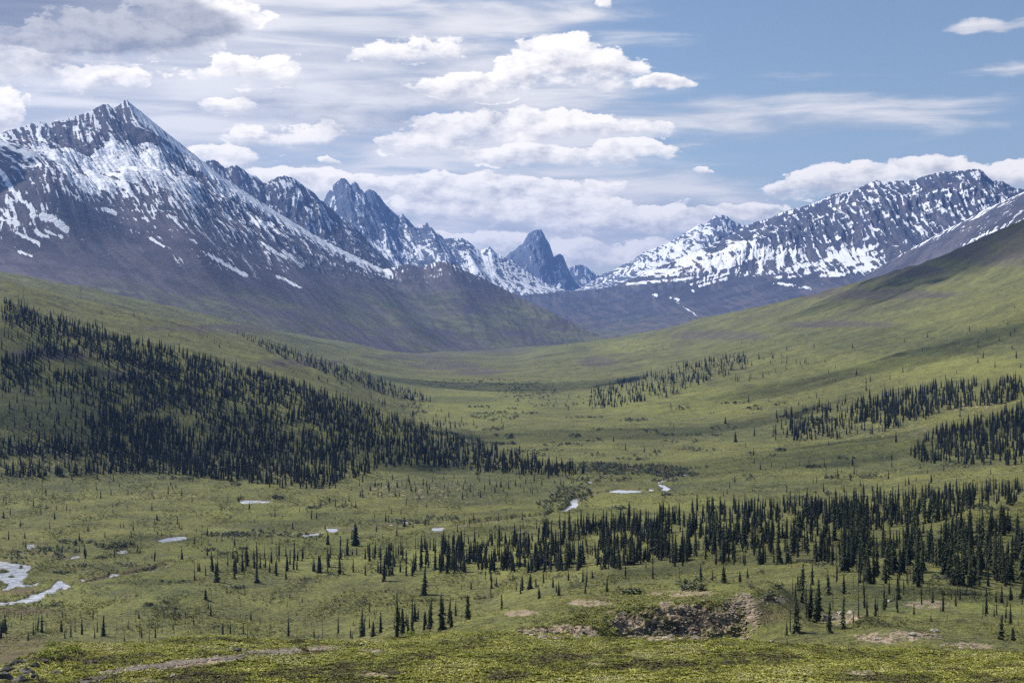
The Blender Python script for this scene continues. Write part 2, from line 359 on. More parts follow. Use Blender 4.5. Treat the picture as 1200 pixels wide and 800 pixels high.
# ------------------------------------------------------------------ valley terrain: feature lines (px, py, depth) lofted near to far
FE = [
 # frame bottom
 ([(-600, 830, 48), (0, 824, 47), (600, 820, 48), (1200, 822, 48), (1800, 830, 48)], 8),
 ([(-600, 810, 56), (0, 800, 55), (100, 778, 66), (300, 770, 70), (600, 766, 72), (900, 774, 70), (1200, 785, 68), (1800, 800, 66)], 90),
 # foreground crest
 ([(-600, 800, 58), (-100, 795, 58), (0, 788, 60), (45, 771, 66), (70, 759, 72), (100, 754, 78), (200, 750, 86), (300, 750, 88), (400, 751, 90), (500, 745, 95), (560, 741, 100), (700, 747, 98), (850, 751, 96), (1000, 757, 94), (1200, 766, 92), (1800, 790, 85)], 90),
 # dip behind it
 ([(-600, 835, 95), (0, 806, 100), (100, 782, 112), (300, 768, 125), (500, 757, 125), (600, 764, 135), (700, 785, 145), (850, 785, 145), (950, 775, 140), (1000, 768, 130), (1200, 775, 120), (1800, 800, 110)], 16),
 # foot of knoll
 ([(-600, 800, 200), (0, 776, 200), (100, 766, 210), (300, 760, 220), (450, 756, 200), (520, 748, 184), (600, 750, 182), (690, 756, 188), (740, 757, 194), (820, 757, 196), (860, 757, 196), (900, 754, 190), (1000, 760, 172), (1200, 768, 150), (1800, 790, 140)], 30),
 # lip of the rock face
 ([(-600, 780, 290), (0, 764, 290), (100, 757, 300), (300, 757, 310), (450, 751, 240), (560, 735, 201), (620, 727, 199), (700, 716, 201), (780, 708, 203), (850, 697, 206), (880, 700, 207), (905, 720, 206), (950, 737, 206), (1000, 742, 200), (1100, 742, 198), (1200, 750, 190), (1800, 770, 180)], 90),
 # knoll crest
 ([(-600, 750, 400), (0, 747, 400), (100, 747, 420), (300, 753, 430), (400, 752, 390), (450, 745, 320), (500, 735, 265), (560, 722, 235), (620, 706, 226), (700, 694, 226), (780, 687, 226), (850, 683, 226), (900, 687, 232), (940, 705, 236), (1000, 722, 235), (1100, 722, 232), (1200, 730, 228), (1800, 750, 220)], 45),
 ([(-600, 735, 490), (0, 735, 490), (300, 735, 490), (400, 737, 482), (450, 743, 430), (500, 742, 380), (560, 735, 330), (620, 720, 312), (700, 710, 310), (780, 704, 310), (850, 700, 310), (900, 703, 310), (950, 703, 305), (1000, 700, 300), (1100, 700, 300), (1200, 710, 290), (1800, 720, 280)], 40),
 ([(-600, 700, 556), (0, 700, 556), (300, 700, 555), (400, 704, 545), (500, 703, 535), (560, 697, 530), (620, 688, 505), (700, 680, 480), (780, 676, 470), (850, 672, 460), (900, 668, 450), (1000, 668, 420), (1100, 670, 400), (1200, 682, 380), (1800, 690, 370)], 60),
 ([(-600, 665, 625), (0, 665, 625), (300, 665, 625), (400, 662, 622), (500, 655, 620), (600, 648, 602), (700, 643, 580), (800, 637, 565), (900, 627, 560), (1000, 617, 555), (1100, 608, 540), (1150, 600, 530), (1200, 598, 520), (1800, 570, 500)], 60),
 ([(-600, 590, 830), (0, 596, 830), (200, 594, 835), (400, 594, 838), (600, 592, 845), (700, 590, 850), (800, 588, 850), (900, 583, 850), (1000, 577, 850), (1100, 573, 820), (1200, 570, 790), (1800, 520, 760)], 80),
 ([(-600, 420, 1080), (0, 480, 1060), (100, 500, 1055), (200, 516, 1050), (300, 531, 1030), (400, 546, 1005), (500, 558, 1000), (600, 562, 985), (700, 556, 1030), (800, 551, 1060), (900, 541, 1050), (1000, 531, 1050), (1100, 521, 1030), (1200, 511, 1000), (1800, 440, 960)], 90),
 # crest of the wooded spur on the left
 ([(-600, 230, 1350), (0, 352, 1350), (50, 367, 1350), (100, 382, 1350), (200, 411, 1350), (300, 437, 1370), (400, 466, 1380), (500, 503, 1340), (600, 537, 1190), (700, 535, 1190), (800, 515, 1350), (900, 495, 1400), (1000, 480, 1350), (1100, 465, 1300), (1200, 452, 1250), (1800, 350, 1200)], 110),
 ([(-600, 240, 1500), (0, 359, 1500), (100, 390, 1520), (200, 419, 1540), (300, 446, 1560), (400, 474, 1570), (500, 503, 1560), (600, 493, 1650), (700, 485, 1750), (800, 480, 1750), (900, 463, 1750), (1000, 446, 1700), (1100, 428, 1650), (1200, 408, 1600), (1800, 270, 1550)], 45),
 # second ridge
 ([(-600, 225, 1900), (0, 334, 1900), (100, 356, 1950), (200, 377, 2000), (300, 401, 2050), (400, 433, 2100), (490, 465, 2080), (600, 470, 2100), (700, 462, 2200), (800, 447, 2200), (900, 430, 2200), (1000, 410, 2150), (1100, 388, 2100), (1200, 360, 2000), (1800, 200, 1900)], 70),
 ([(-600, 232, 2200), (0, 340, 2200), (100, 363, 2280), (200, 384, 2350), (300, 407, 2450), (400, 435, 2550), (500, 443, 2750), (600, 440, 2900), (700, 432, 3000), (800, 418, 3000), (900, 398, 2900), (1000, 376, 2800), (1100, 350, 2700), (1200, 318, 2600), (1800, 150, 2400)], 50),
 # moor under the mountains and the skyline of the right-hand hill
 ([(-600, 230, 3000), (0, 321, 3000), (100, 340, 3050), (200, 362, 3200), (300, 385, 3400), (400, 403, 3700), (500, 415, 4200), (600, 415, 4500), (640, 408, 4600), (700, 400, 4600), (800, 381, 4300), (900, 360, 3800), (1000, 333, 3450), (1100, 303, 3200), (1150, 284, 3100), (1200, 263, 3000), (1300, 230, 2950), (1800, 100, 2800)], 110),
 ([(-600, 240, 3600), (0, 330, 3600), (100, 348, 3700), (200, 368, 3900), (300, 390, 4200), (400, 402, 4700), (500, 410, 5200), (600, 406, 5700), (700, 405, 5600), (800, 392, 5200), (900, 378, 4800), (1000, 355, 4400), (1100, 328, 4100), (1200, 295, 3900), (1800, 140, 3600)], 16),
]
cols = np.concatenate([np.arange(-600, -48, 8), np.arange(-48, 1248, 1.0), np.arange(1248, 1801, 8)])
NCOL = len(cols)
Dk = [np.full(NCOL, v) for v in (-60., 3., 10., 25.)]; Zk = [np.full(NCOL, v) for v in (-2.0, -1.7, -3.5, -7.4)]
cnt = [3, 4, 6]
for pts, n in FE:
    a = np.array(pts, float)
    py = pchip(a[:, 0], a[:, 1], cols); d = np.exp(pchip(a[:, 0], np.log(a[:, 2]), cols))
    Dk.append(d); Zk.append((HY - py) / FPX * d); cnt.append(n)
Dk = np.array(Dk); Zk = np.array(Zk)
K = len(Dk); h = np.diff(Dk, axis=0); dl = np.diff(Zk, axis=0) / h
mk = np.zeros_like(Zk); mk[0] = dl[0]; mk[-1] = dl[-1]
for i in range(1, K - 1):
    w1 = 2 * h[i] + h[i - 1]; w2 = h[i] + 2 * h[i - 1]
    same = dl[i - 1] * dl[i] > 0
    hm = (w1 + w2) / (w1 / np.where(same, dl[i - 1], 1) + w2 / np.where(same, dl[i], 1))
    av = (dl[i - 1] * h[i] + dl[i] * h[i - 1]) / (h[i] + h[i - 1])
    mk[i] = np.where(same, hm, 0.25 * av)
D_, Z_, R_ = [], [], []
for i in range(K - 1):
    n = cnt[i]
    for j in range(n + (1 if i == K - 2 else 0)):
        t = j / n
        D_.append(Dk[i] + t * h[i])
        Z_.append((2 * t**3 - 3 * t**2 + 1) * Zk[i] + (t**3 - 2 * t**2 + t) * h[i] * mk[i] + (-2 * t**3 + 3 * t**2) * Zk[i + 1] + (t**3 - t**2) * h[i] * mk[i + 1])
TY = np.array(D_); TZ0 = np.array(Z_); NROW = len(TY)
TX = (cols[None, :] - CX) / FPX * np.maximum(TY, 40.0)
pxg = np.broadcast_to(cols[None, :], TX.shape)
_, pyg0 = proj(TX, TY, TZ0)

# small-scale relief in metres
fade = sstep(20, 60, TY)
hum = 0
for lam, amp, near_, far_ in ((170, 3.2, 300, 1e5), (60, 1.1, 120, 1e5), (24, .55, 90, 1e5), (9, .28, 60, 1e5), (3.2, .14, 30, 1500), (1.1, .07, 20, 600), (0.45, .045, 20, 160)):
    w = sstep(near_ * .6, near_ * 1.3, TY) * (1 - sstep(far_ * .7, far_, TY))
    hum = hum + perlin(TX / lam + 3.1, TY / lam + 1.7, int(lam * 10)) * amp * w
# flat valley floor stays flat
floor = sstep(0.03, 0.0, np.abs(np.gradient(TZ0, axis=0) / np.maximum(np.gradient(TY, axis=0), 1e-3))) * (TY > 470)
big = perlin(TX / 420 + .3, TY / 420 + 9.2, 91) * 7 * sstep(1500, 2400, TY) + fbm(TX / 150, TY / 150, 3, 77, ridged=True) * 4.0 * sstep(1300, 2400, TY) * (1 - floor)
big += (fbm(TX / 260, TY / 55, 4, 131, ridged=True) * 5.0 + fbm(TX / 70, TY / 30, 4, 132) * 2.2) * sstep(900, 1700, TY) * (1 - floor)
TZ = TZ0 + hum * fade * (1 - 0.55 * floor) + big
def bumpat(px, py_lo, py_hi, rx, d0, d1, hgt):
    """a smooth mound in world space, centred on column px between depths d0 and d1"""
    yc = (d0 + d1) / 2; xc = (px - CX) / FPX * yc; ry = (d1 - d0) / 2; rxm = rx / FPX * yc
    return hgt * np.exp(-((TX - xc) / rxm) ** 2 - ((TY - yc) / ry) ** 2)
TZ += bumpat(20, 0, 0, 90, 960, 1090, 13.0) + bumpat(1175, 0, 0, 60, 470, 560, 5.0) + bumpat(190, 0, 0, 90, 820, 920, 5) + bumpat(500, 0, 0, 110, 860, 960, 4.5)
TZ += bumpat(205, 0, 0, 60, 515, 575, 4.5) + bumpat(925, 0, 0, 30, 190, 225, 1.2) + bumpat(1010, 0, 0, 30, 195, 225, 1.8) + bumpat(1050, 0, 0, 50, 160, 195, 1.5)
und = fbm(TX / 14, TY / 18, 3, 55) * 1.1 * sstep(60, 85, TY) * (1 - sstep(96, 120, TY)); TZ += und * .8
# craggy knoll face
face = ell(pxg, pyg0, [(790, 732, 115, 34), (650, 742, 60, 14)]) * ((TY > 180) & (TY < 226))
TZ += face * (fbm(TX / 3.5, TY / 2.5, 4, 41, gain=.6, ridged=True) * 0.9 - 0.2)

# streams: traced on the valley floor, cut slightly into it
POOLS = [[(-40, 652), (5, 657), (18, 659), (37, 661), (36, 664), (30, 667), (31, 673), (26, 679), (24, 683), (36, 684), (45, 681), (44, 684), (30, 686), (18, 685), (8, 690), (3, 689), (11, 684), (0, 678), (-40, 676)],
         [(-30, 706), (0, 705), (12, 703), (25, 701), (36, 697), (50, 692), (58, 688), (64, 682), (72, 678), (76, 681), (77, 684), (83, 685), (76, 688), (65, 690), (64, 694), (55, 693), (50, 699), (42, 703), (30, 704), (20, 704), (8, 707), (-30, 709)],
         [(31, 637), (42, 637), (40, 640), (32, 640)], [(87, 650), (96, 650), (90, 653)], [(129, 671), (140, 671), (136, 675), (129, 675)], [(94, 677), (100, 677), (98, 680)],
         [(136, 645), (150, 644), (148, 647), (138, 647)], [(184, 632), (200, 628), (220, 628), (218, 630), (205, 632), (190, 634)],
         [(280, 586), (295, 585), (317, 586), (316, 588), (300, 588), (282, 589)], [(350, 626), (362, 625), (375, 623), (372, 626), (355, 628)], [(381, 618), (397, 619), (392, 622), (386, 622)],
         [(468, 611), (479, 610), (478, 612), (469, 612)], [(505, 618), (519, 617), (518, 620), (508, 621)],
         [(658, 598), (665, 594), (669, 590), (668, 586), (672, 584), (680, 583), (676, 587), (678, 591), (672, 595), (662, 599)],
         [(690, 578), (700, 579), (698, 580), (690, 580)], [(688, 563), (694, 564), (690, 567)],
         [(713, 575), (725, 573), (752, 574), (750, 577), (733, 578), (716, 577)], [(760, 572), (766, 573), (765, 575), (760, 575)], [(771, 567), (777, 567), (785, 572), (782, 574), (774, 574), (778, 571)],
         [(797, 555), (806, 555), (806, 557), (798, 557)], [(193, 661), (198, 661), (196, 663)], [(173, 668), (178, 668), (177, 670)]]
creek = segdist(pxg, pyg0, [(100, 680), (130, 674), (160, 669), (200, 661)], 1.6)
jit = fbm(TX / 5, TY / 12, 4, 5, gain=.65) * 7; jity = fbm(TX / 5 + 40, TY / 12, 4, 6, gain=.65) * 2.2
vis = (TY > 470) & (TY < 1300)
wmask = np.zeros(TX.shape, bool)
for k_, pl in enumerate(POOLS):
    a_ = 1.0 if k_ < 2 else .35
    wmask |= inpoly(pxg + jit * a_, pyg0 + jity * a_, pl) & vis
wmask &= ~(ell(pxg, pyg0, [(4, 668, 9, 2.2), (24, 664, 4, 1.5), (14, 674, 5, 1.2)]) > .3)
for ln, w_ in (([(100, 681), (118, 678), (133, 674), (150, 672), (166, 670), (178, 668), (193, 662)], .55), ([(31, 641), (60, 652), (84, 653), (96, 650)], .5), ([(650, 600), (640, 604), (615, 606), (560, 612), (519, 618)], .45), ([(479, 611), (455, 614), (430, 617), (398, 620)], .4), ([(680, 584), (690, 579), (712, 577)], .5), ([(785, 572), (770, 565), (790, 558), (806, 556)], .5)):
    wmask |= (segdist(pxg + jit * .4, pyg0 + jity * .4, ln, 1.6) < w_ + fbm(TX / 14, TY / 14, 2, 15) * 1.1) & vis
def blur(a):
    a = (np.roll(a, 1, 0) + a * 2 + np.roll(a, -1, 0)) / 4
    return (np.roll(a, 1, 1) + a * 2 + np.roll(a, -1, 1)) / 4
wsoft = wmask.astype(float)
wdil = np.maximum.reduce([np.roll(np.roll(wsoft, a_, 0), b_, 1) for a_ in (-1, 0, 1) for b_ in (-1, 0, 1)])
wsoft = blur(blur(.6 * wsoft + .4 * wdil))
wk = sstep(0, .35, blur(blur(wdil)))
TZ = TZ0 + (TZ - TZ0) * (1 - wk) - 0.9 * wsoft * (wk > 0)
_, pyg = proj(TX, TY, TZ)

# zone masks (what grows where)
A = {}
n1 = fbm(TX / 60, TY / 60, 4, 21); n2 = fbm(TX / 16, TY / 22, 4, 22); n3 = fbm(TX / 300, TY / 300, 3, 23)
A['far'] = sstep(1200, 4000, TY); A['near'] = (1 - sstep(95, 125, TY)).clip(0, 1)
yel = ell(pxg, pyg, [(420, 650, 300, 30), (100, 690, 180, 25), (740, 590, 160, 14), (300, 600, 90, 12), (60, 445, 80, 14), (780, 470, 130, 22), (740, 405, 60, 10), (560, 475, 90, 22), (1100, 430, 150, 16), (1170, 604, 40, 8), (250, 350, 1, 1), (700, 600, 120, 12), (1160, 712, 60, 8)])
A['yellow'] = np.clip(yel * (0.55 + n2 * 1.2) + sstep(.12, .5, n1) * 0.3, 0, 1) * (TY > 110)
scr = ell(pxg, pyg, [(50, 500, 110, 60), (100, 560, 150, 22), (560, 570, 140, 26), (900, 505, 190, 16), (1050, 540, 160, 16), (260, 540, 120, 30), (880, 570, 150, 8), (170, 690, 80, 14), (560, 528, 60, 14), (1100, 400, 200, 20), (540, 468, 60, 5), (1000, 700, 120, 20)])
A['scrub'] = np.clip(scr * (0.75 + n2 * 1.1) + sstep(.05, .45, n2) * 0.45 * (TY > 250), 0, 1)
hea = ell(pxg, pyg, [(1150, 282, 130, 26), (1200, 300, 90, 16), (1020, 345, 120, 7), (845, 393, 70, 7), (1140, 290, 110, 18), (1060, 318, 60, 9), (520, 428, 50, 7), (560, 435, 40, 5), (575, 411, 60, 3), (490, 418, 60, 4), (700, 424, 28, 7), (60, 415, 70, 8), (150, 440, 60, 8), (350, 425, 60, 6), (980, 380, 90, 5), (260, 385, 120, 6)])
A['heath'] = np.clip(hea * (0.9 + n1 * 1.4) + sstep(.1, .5, n3 + n2 * .5) * 0.35 * sstep(2200, 3200, TY), 0, 1)
mud = ell(pxg, pyg, [(30, 692, 60, 5), (30, 716, 60, 6), (150, 702, 14, 9), (20, 760, 50, 25), (900, 715, 40, 20)]) * (0.5 + n2) + np.clip(1 - np.abs(creek) / 2.0, 0, 1) * (TY > 500) * (TY < 700)
mud = np.maximum(mud, sstep(0.02, .5, wsoft) * 0.7)
A['mud'] = np.clip(mud, 0, .9) * (TY > 110)
bare = ell(pxg, pyg, [(800, 728, 105, 26), (660, 740, 60, 10), (870, 720, 26, 34), (800, 695, 45, 5), (985, 724, 32, 9), (905, 703, 22, 6), (1050, 746, 62, 9), (1085, 708, 34, 6), (1130, 757, 40, 6), (690, 706, 30, 5), (610, 718, 30, 5)]) * ((TY > 150) & (TY < 330))
bare = bare * 0.72 + ell(pxg, pyg, [(490, 575, 85, 16), (330, 553, 40, 14), (190, 583, 60, 8), (1020, 505, 140, 15), (1130, 478, 70, 8), (838, 513, 10, 4), (60, 530, 60, 30)]) * 0.26 * (TY > 600)
tr = segdist(pxg, pyg, [(100, 800), (130, 788), (200, 779), (250, 773), (300, 765), (345, 763)], 2.2)
bare = np.maximum(bare, np.clip(1.15 - tr / 10, 0, .5) * (TY < 110))
tr2 = ell(pxg, pyg, [(385, 759, 32, 5), (430, 762, 30, 4), (700, 775, 26, 5), (990, 787, 45, 5), (640, 745, 30, 2), (150, 796, 60, 4), (440, 790, 30, 3)]) * (TY < 110)
bare = np.maximum(bare, tr2 * .5)
A['crag'] = ell(pxg, pyg, [(785, 738, 56, 14), (820, 724, 34, 20), (640, 743, 30, 4)]) * ((TY > 180) & (TY < 226)) * .58
nb = fbm(TX / 5, TY / 7, 4, 27, gain=.6)
nb2 = fbm(TX / 1.6, TY / 3.5, 4, 28, gain=.65)
A['bare'] = np.clip(bare * 1.05 + (nb * .9 + nb2 * .9 - .12) * (bare > 0.02), 0, 1)
terr = mesh_from('tundra_valley', np.stack([TX, TY, TZ], -1).reshape(-1, 3), grid_faces(NROW, NCOL), M_TERR, True, {k: v for k, v in A.items()})
tag(terr, 'green tundra ground of the broad valley with its spurs and slopes', kind='structure')

# gravel path in the foreground
pm = (tr + fbm(TX / 2.5, TY / 4, 4, 61, gain=.7) * 14 < 4.0) & (TY < 110) & (TY > 50)
Vp = np.stack([TX, TY, TZ + 0.03], -1).reshape(-1, 3); f_ = grid_faces(NROW, NCOL, pm); v_, f2, _ = compact(Vp, f_)
tag(mesh_from('gravel_path', v_, f2, M_GRAVEL), 'pale gravel path crossing the mossy foreground', kind='structure')
# streams
wv = np.stack([TX, TY, TZ0 - 0.52], -1).reshape(-1, 3)
f_ = grid_faces(NROW, NCOL, wsoft > .12); v_, f2, _ = compact(wv, f_)
tag(mesh_from('stream_water', v_, f2, M_WATER, True), 'silvery braids of the shallow stream on the valley floor', kind='structure')
# wide base ground under everything
tag(mesh_from('ground', np.array([[-19000, -1500, -420], [19000, -1500, -420], [19000, 19500, -420], [-19000, 19500, -420]], float), np.array([[0, 1, 2, 3]]), M_TERR, True,
    {k: np.zeros(4) for k in ('far', 'near', 'yellow', 'scrub', 'heath', 'mud', 'bare', 'crag')}), 'ground sheet beneath the valley and mountains', kind='structure')

# nearest visible ground for a picture column/row (used only to decide where things stand)
pmin = np.minimum.accumulate(np.where(TY < 47, 1e4, pyg), axis=0)
def ground_at(px, py):
    px = np.asarray(px, float); py = np.asarray(py, float)
    ci = np.clip(np.searchsorted(cols, px), 0, NCOL - 1); ri = np.empty(len(px), int)
    for k in range(len(px)):
        ri[k] = np.searchsorted(-pmin[:, ci[k]], -py[k])
    ok = ri < NROW; ri = np.minimum(ri, NROW - 1)
    return TX[ri, ci], TY[ri, ci], TZ[ri, ci], ok, ri, ci

# ------------------------------------------------------------------ mountains
def smooth1(a, k):
    ker = np.exp(-0.5 * (np.arange(-3 * k, 3 * k + 1) / k) ** 2); ker /= ker.sum()
    return np.convolve(np.pad(a, 3 * k, mode='edge'), ker, 'valid')
def mountain(label, crest, base, mat, nu, nt, prof=1.5, relief=60, gl=160, stretch=3.2, mid=None, snow=None, sgl=45, sst=7, veg=(0, 0), seed=1, jag=6, tal=None, decay=7, skew=0.0, iso=1.0, cols_=None, edge=1.0, calm=(.6, .95), bands=0, coh=(.45, .75, .30)):
    c = np.array(crest, float); b = np.array(base, float)
    u = np.linspace(c[0, 0], c[-1, 0], nu); du = u[1] - u[0]
    cpy = np.interp(u, c[:, 0], c[:, 1]); cd = pchip(c[:, 0], c[:, 2], u)
    cpy = cpy + fbm(u / jag, u * 0 + seed, 3, seed + 3) * 1.3 * edge
    cz = (HY - cpy) / FPX * cd; cx = (u - CX) / FPX * cd
    czs = smooth1(cz, max(2, int(12 / du)))
    bpx = pchip(b[:, 0], b[:, 1], u); bpy_ = pchip(b[:, 0], b[:, 2], u); bd = pchip(b[:, 0], b[:, 3], u)
    bz = (HY - bpy_) / FPX * bd; bx = (bpx - CX) / FPX * bd
    tb = np.linspace(-0.35, 0, 14)[:-1]; tf = np.linspace(0, 1, nt) ** 1.1; t = np.concatenate([tb, tf])[:, None]
    tt = np.abs(t)
    X = cx + (bx - cx) * t; Y = cd + (bd - cd) * t
    zc = czs + (cz - czs) * np.exp(-tt * decay)
    if mid is None: f = (1 - np.clip(tt, 0, 1)) ** prof
    else:
        mt = pchip([q[0] for q in mid], [q[1] for q in mid], np.clip(tt[:, 0], 0, 1)); f = mt[:, None]
    Z = bz + (zc - bz) * f
    L = np.hypot(np.hypot(bx - cx, bd - cd), cz - bz).mean()
    sm = np.concatenate([[0], np.cumsum(np.hypot(np.diff(cx), np.diff(cd)))])[None, :] * np.ones_like(t)
    tm = t * L
    wx = fbm(sm / 700, tm / 700, 2, seed + 8) * 90
    s2 = sm + wx + tm * skew
    def wt_fade(q): return 1 - .96 * sstep(calm[0], calm[1], q)
    w = sstep(0.0, 0.14, tt) * (1 - 0.97 * sstep(calm[0], calm[1], tt))
    wq = wt_fade(tt)
    r1 = fbm(s2 / gl, tm / (gl * stretch), 5, seed + 11, gain=.52, ridged=True)
    r2 = fbm(s2 / (gl * .28), tm / (gl * .28 * stretch * 1.6), 4, seed + 12, gain=.55, ridged=True)
    iso1 = fbm(X / 120, Y / 120 + Z / 120, 5, seed + 19, gain=.6)
    wt = w[...] * np.ones_like(X)
    hs = np.clip(((cz - bz)[None, :] - 330) / 520, .04, 1.0)
    wt = wt * hs
    Z = Z + relief * wt * (r1 - 0.25) + relief * .32 * wt * (r2 - .25) + relief * 0.30 * iso * iso1 * (0.12 * wq + wt)
    if cols_: Z = Z + sum(hh * np.exp(-((s2 - np.interp(sp, u, sm[0])) / wd) ** 2) * sstep(t0, t0 + .08, tt) * (1 - sstep(t1, t1 + .2, tt)) for (sp, wd, hh, t0, t1) in cols_)
    px, py = proj(X, Y, Z)
    at = {}
    if snow is not None:
        cov = np.clip(snow(px, py), 0, 1)
        rl = fbm((s2 + fbm(X / 130, Y / 130, 3, seed + 36) * sgl * .7) / (sgl * 1.7), tm / (sgl * sst * 1.3), 4, seed + 33, gain=.6, ridged=True)
        st = fbm(s2 / sgl, tm / (sgl * sst), 4, seed + 31, gain=.6) * coh[0] - (rl - .2) * coh[1] + (0.25 - r1) * 0.22 + (0.25 - r2) * .30 + fbm(X / 60, Y / 60 + Z / 60, 3, seed + 37) * coh[2] + (-(fbm((s2 * .35 - Z) / bands, s2 / (bands * 6), 3, seed + 39, gain=.6, ridged=True) - .2) * .5 if bands else 0)
        stv = st[(cov > .02) & (tt * np.ones_like(st) >= 0)]
        if len(stv) < 500: stv = st.ravel()
        nn = np.interp(st, np.quantile(stv, np.linspace(0, 1, 201)), np.linspace(0, 1, 201))
        at['snow'] = np.where(cov < 0.015, -1.0, cov - nn)
    else: at['snow'] = np.full(X.shape, -1.0)
    at['veg'] = sstep(veg[0], veg[1], py + fbm(X / 300, Y / 300, 4, seed + 51) * 26) if veg != (0, 0) else np.zeros_like(X)
    at['streak'] = np.clip(.5 + fbm(s2 / 45, tm / 600, 4, seed + 61, gain=.6) * 1.3 + fbm(X / 240, Y / 240, 3, seed + 62) * .6, 0, 1)
    at['tal'] = sstep(tal[0], tal[1], tt + iso1 * 0.3) * np.ones_like(X) if tal else np.zeros_like(X)
    o = mesh_from('mountain', np.stack([X, Y, Z], -1).reshape(-1, 3), grid_faces(X.shape[0], X.shape[1])[:, ::-1], mat, True, at)
    return tag(o, label, kind='structure')

def snow1(px, py):
    R = [[.3]*4 + [.35]*9,
         [.5, .55, .5, .35, .45, .6, .6, .7, .7, .7, .7, .7, .7],
         [.45, .55, .18, .42, .30, .60, .6, .7, .7, .7, .7, .7, .7],
         [.25, .50, .62, .88, .85, .62, .62, .8, .8, .8, .8, .8, .8],
         [.15, .42, .74, .72, .66, .52, .55, .85, .8, .8, .8, .8, .8],
         [.15, .05, .30, .62, .66, .56, .36, .60, .85, .8, .8, .8, .8],
         [.22, .24, .02, .12, .36, .50, .36, .30, .62, .85, .8, .8, .8],
         [.25, .32, .08, .03, .10, .26, .26, .40, .34, .50, .80, .7, .7],
         [.12, .16, .05, .02, .05, .12, .17, .24, .26, .30, .44, .6, .6],
         [.04, .04, .03, .03, .03, .08, .12, .14, .12, .16, .22, .36, .45],
         [0, 0, 0, 0, .02, .03, .05, .07, .08, .08, .10, .14, .12],
         [0]*13, [0]*13]
    c = gridmap(px, py, 0, 40, 120, 20, R) * 0.98 + 0.01
    c = c + .35 * ell(px, py, [(150, 190, 62, 26), (60, 178, 50, 12), (205, 212, 40, 16), (110, 215, 40, 14)])
    c = np.where(py > 335, 0, c)
    # named drifts
    for pl, w_ in (([(0, 200), (22, 232), (42, 248)], 3.0), ([(40, 252), (58, 256), (78, 268)], 3.2), ([(34, 262), (42, 272), (55, 277)], 2.4), ([(52, 270), (72, 278)], 1.6), ([(20, 273), (46, 285)], 1.3), ([(243, 298), (262, 308), (288, 323)], 1.6),
                   ([(325, 324), (352, 337)], 1.4), ([(303, 282), (335, 303)], 1.6), ([(332, 294), (354, 311)], 1.8), ([(295, 260), (318, 264)], 3.2), ([(0, 256), (24, 264)], 1.5), ([(5, 251), (24, 262)], 1.3), ([(23, 295), (36, 300)], 1.4), ([(177, 279), (192, 289)], 1.2), ([(122, 245), (134, 250)], 2.2),
                   ([(155, 128), (230, 190), (300, 238), (380, 284), (455, 320)], 5.0)):
        c = np.maximum(c, np.clip(1.25 - segdist(px, py, pl) / w_ * 0.6, 0, 1.1))
    c = np.where(segdist(px, py, [(62, 168), (80, 166), (104, 176)]) < 7, c * .25, c)
    c = np.where(segdist(px, py, [(118, 130), (128, 152), (112, 170)]) < 7, c * .5, c)
    c = np.where(segdist(px, py, [(150, 150), (184, 165)]) < 6, c * .25, c)
    return c
crest1 = [(-420, 250, 5000), (-300, 205, 5200), (-180, 215, 5300), (-90, 180, 5450), (-40, 168, 5550), (0, 157, 5600), (8, 153, 0), (22, 150, 0), (40, 143, 0), (48, 142, 0), (56, 146, 0), (66, 141, 0), (80, 138, 0), (90, 136, 0), (104, 131, 0), (113, 126, 0), (121, 122, 0), (126, 122, 0), (132, 127, 0), (137, 126, 0), (143, 120, 0), (148, 116, 6200), (153, 121, 0), (163, 129, 0), (175, 139, 0), (190, 151, 0), (205, 163, 0), (230, 183, 6400), (262, 208, 0), (300, 233, 6600), (340, 258, 0), (380, 282, 0), (420, 302, 6850), (450, 316, 0), (462, 313, 0), (478, 309, 6900), (492, 313, 0), (505, 309, 0), (517, 306, 0), (526, 307, 0), (545, 317, 6800), (570, 328, 0), (600, 343, 6600), (640, 363, 6300), (690, 388, 6000), (730, 402, 5800)]
def fixd(cr):
    k = [q for q in cr if q[2] > 0]; kx = [q[0] for q in k]; kd = [q[2] for q in k]
    return [(x, y, float(np.interp(x, kx, kd))) for x, y, _ in cr]
mountain('high dark pyramid mountain with snow gullies and a long descending ridge', fixd(crest1),
         [(-420, -420, 350, 3200), (-180, -20, 352, 3300), (0, 190, 378, 3500), (148, 380, 412, 3900), (300, 490, 426, 4300), (450, 560, 428, 4700), (600, 640, 420, 5300), (730, 735, 418, 5600)],
         M_ROCKL, 1500, 620, relief=34, gl=170, stretch=3.6, calm=(.22, .62), mid=[(0, 1), (.15, .80), (.35, .55), (.55, .34), (.75, .17), (1, 0)], snow=snow1, sgl=14, sst=14, veg=(312, 372), seed=3, jag=7, tal=(.35, .75), skew=0.0,
         cols_=[(-10, 260, 120, .12, .42), (110, 180, 60, .25, .6), (262, 160, 30, .2, .6), (400, 200, 30, .2, .7)])
def c2(px, py): return 0.30 + .35 * ell(px, py, [(348, 235, 9, 14), (335, 215, 15, 6), (385, 262, 12, 5)]) - 0.12 * sstep(250, 290, py)
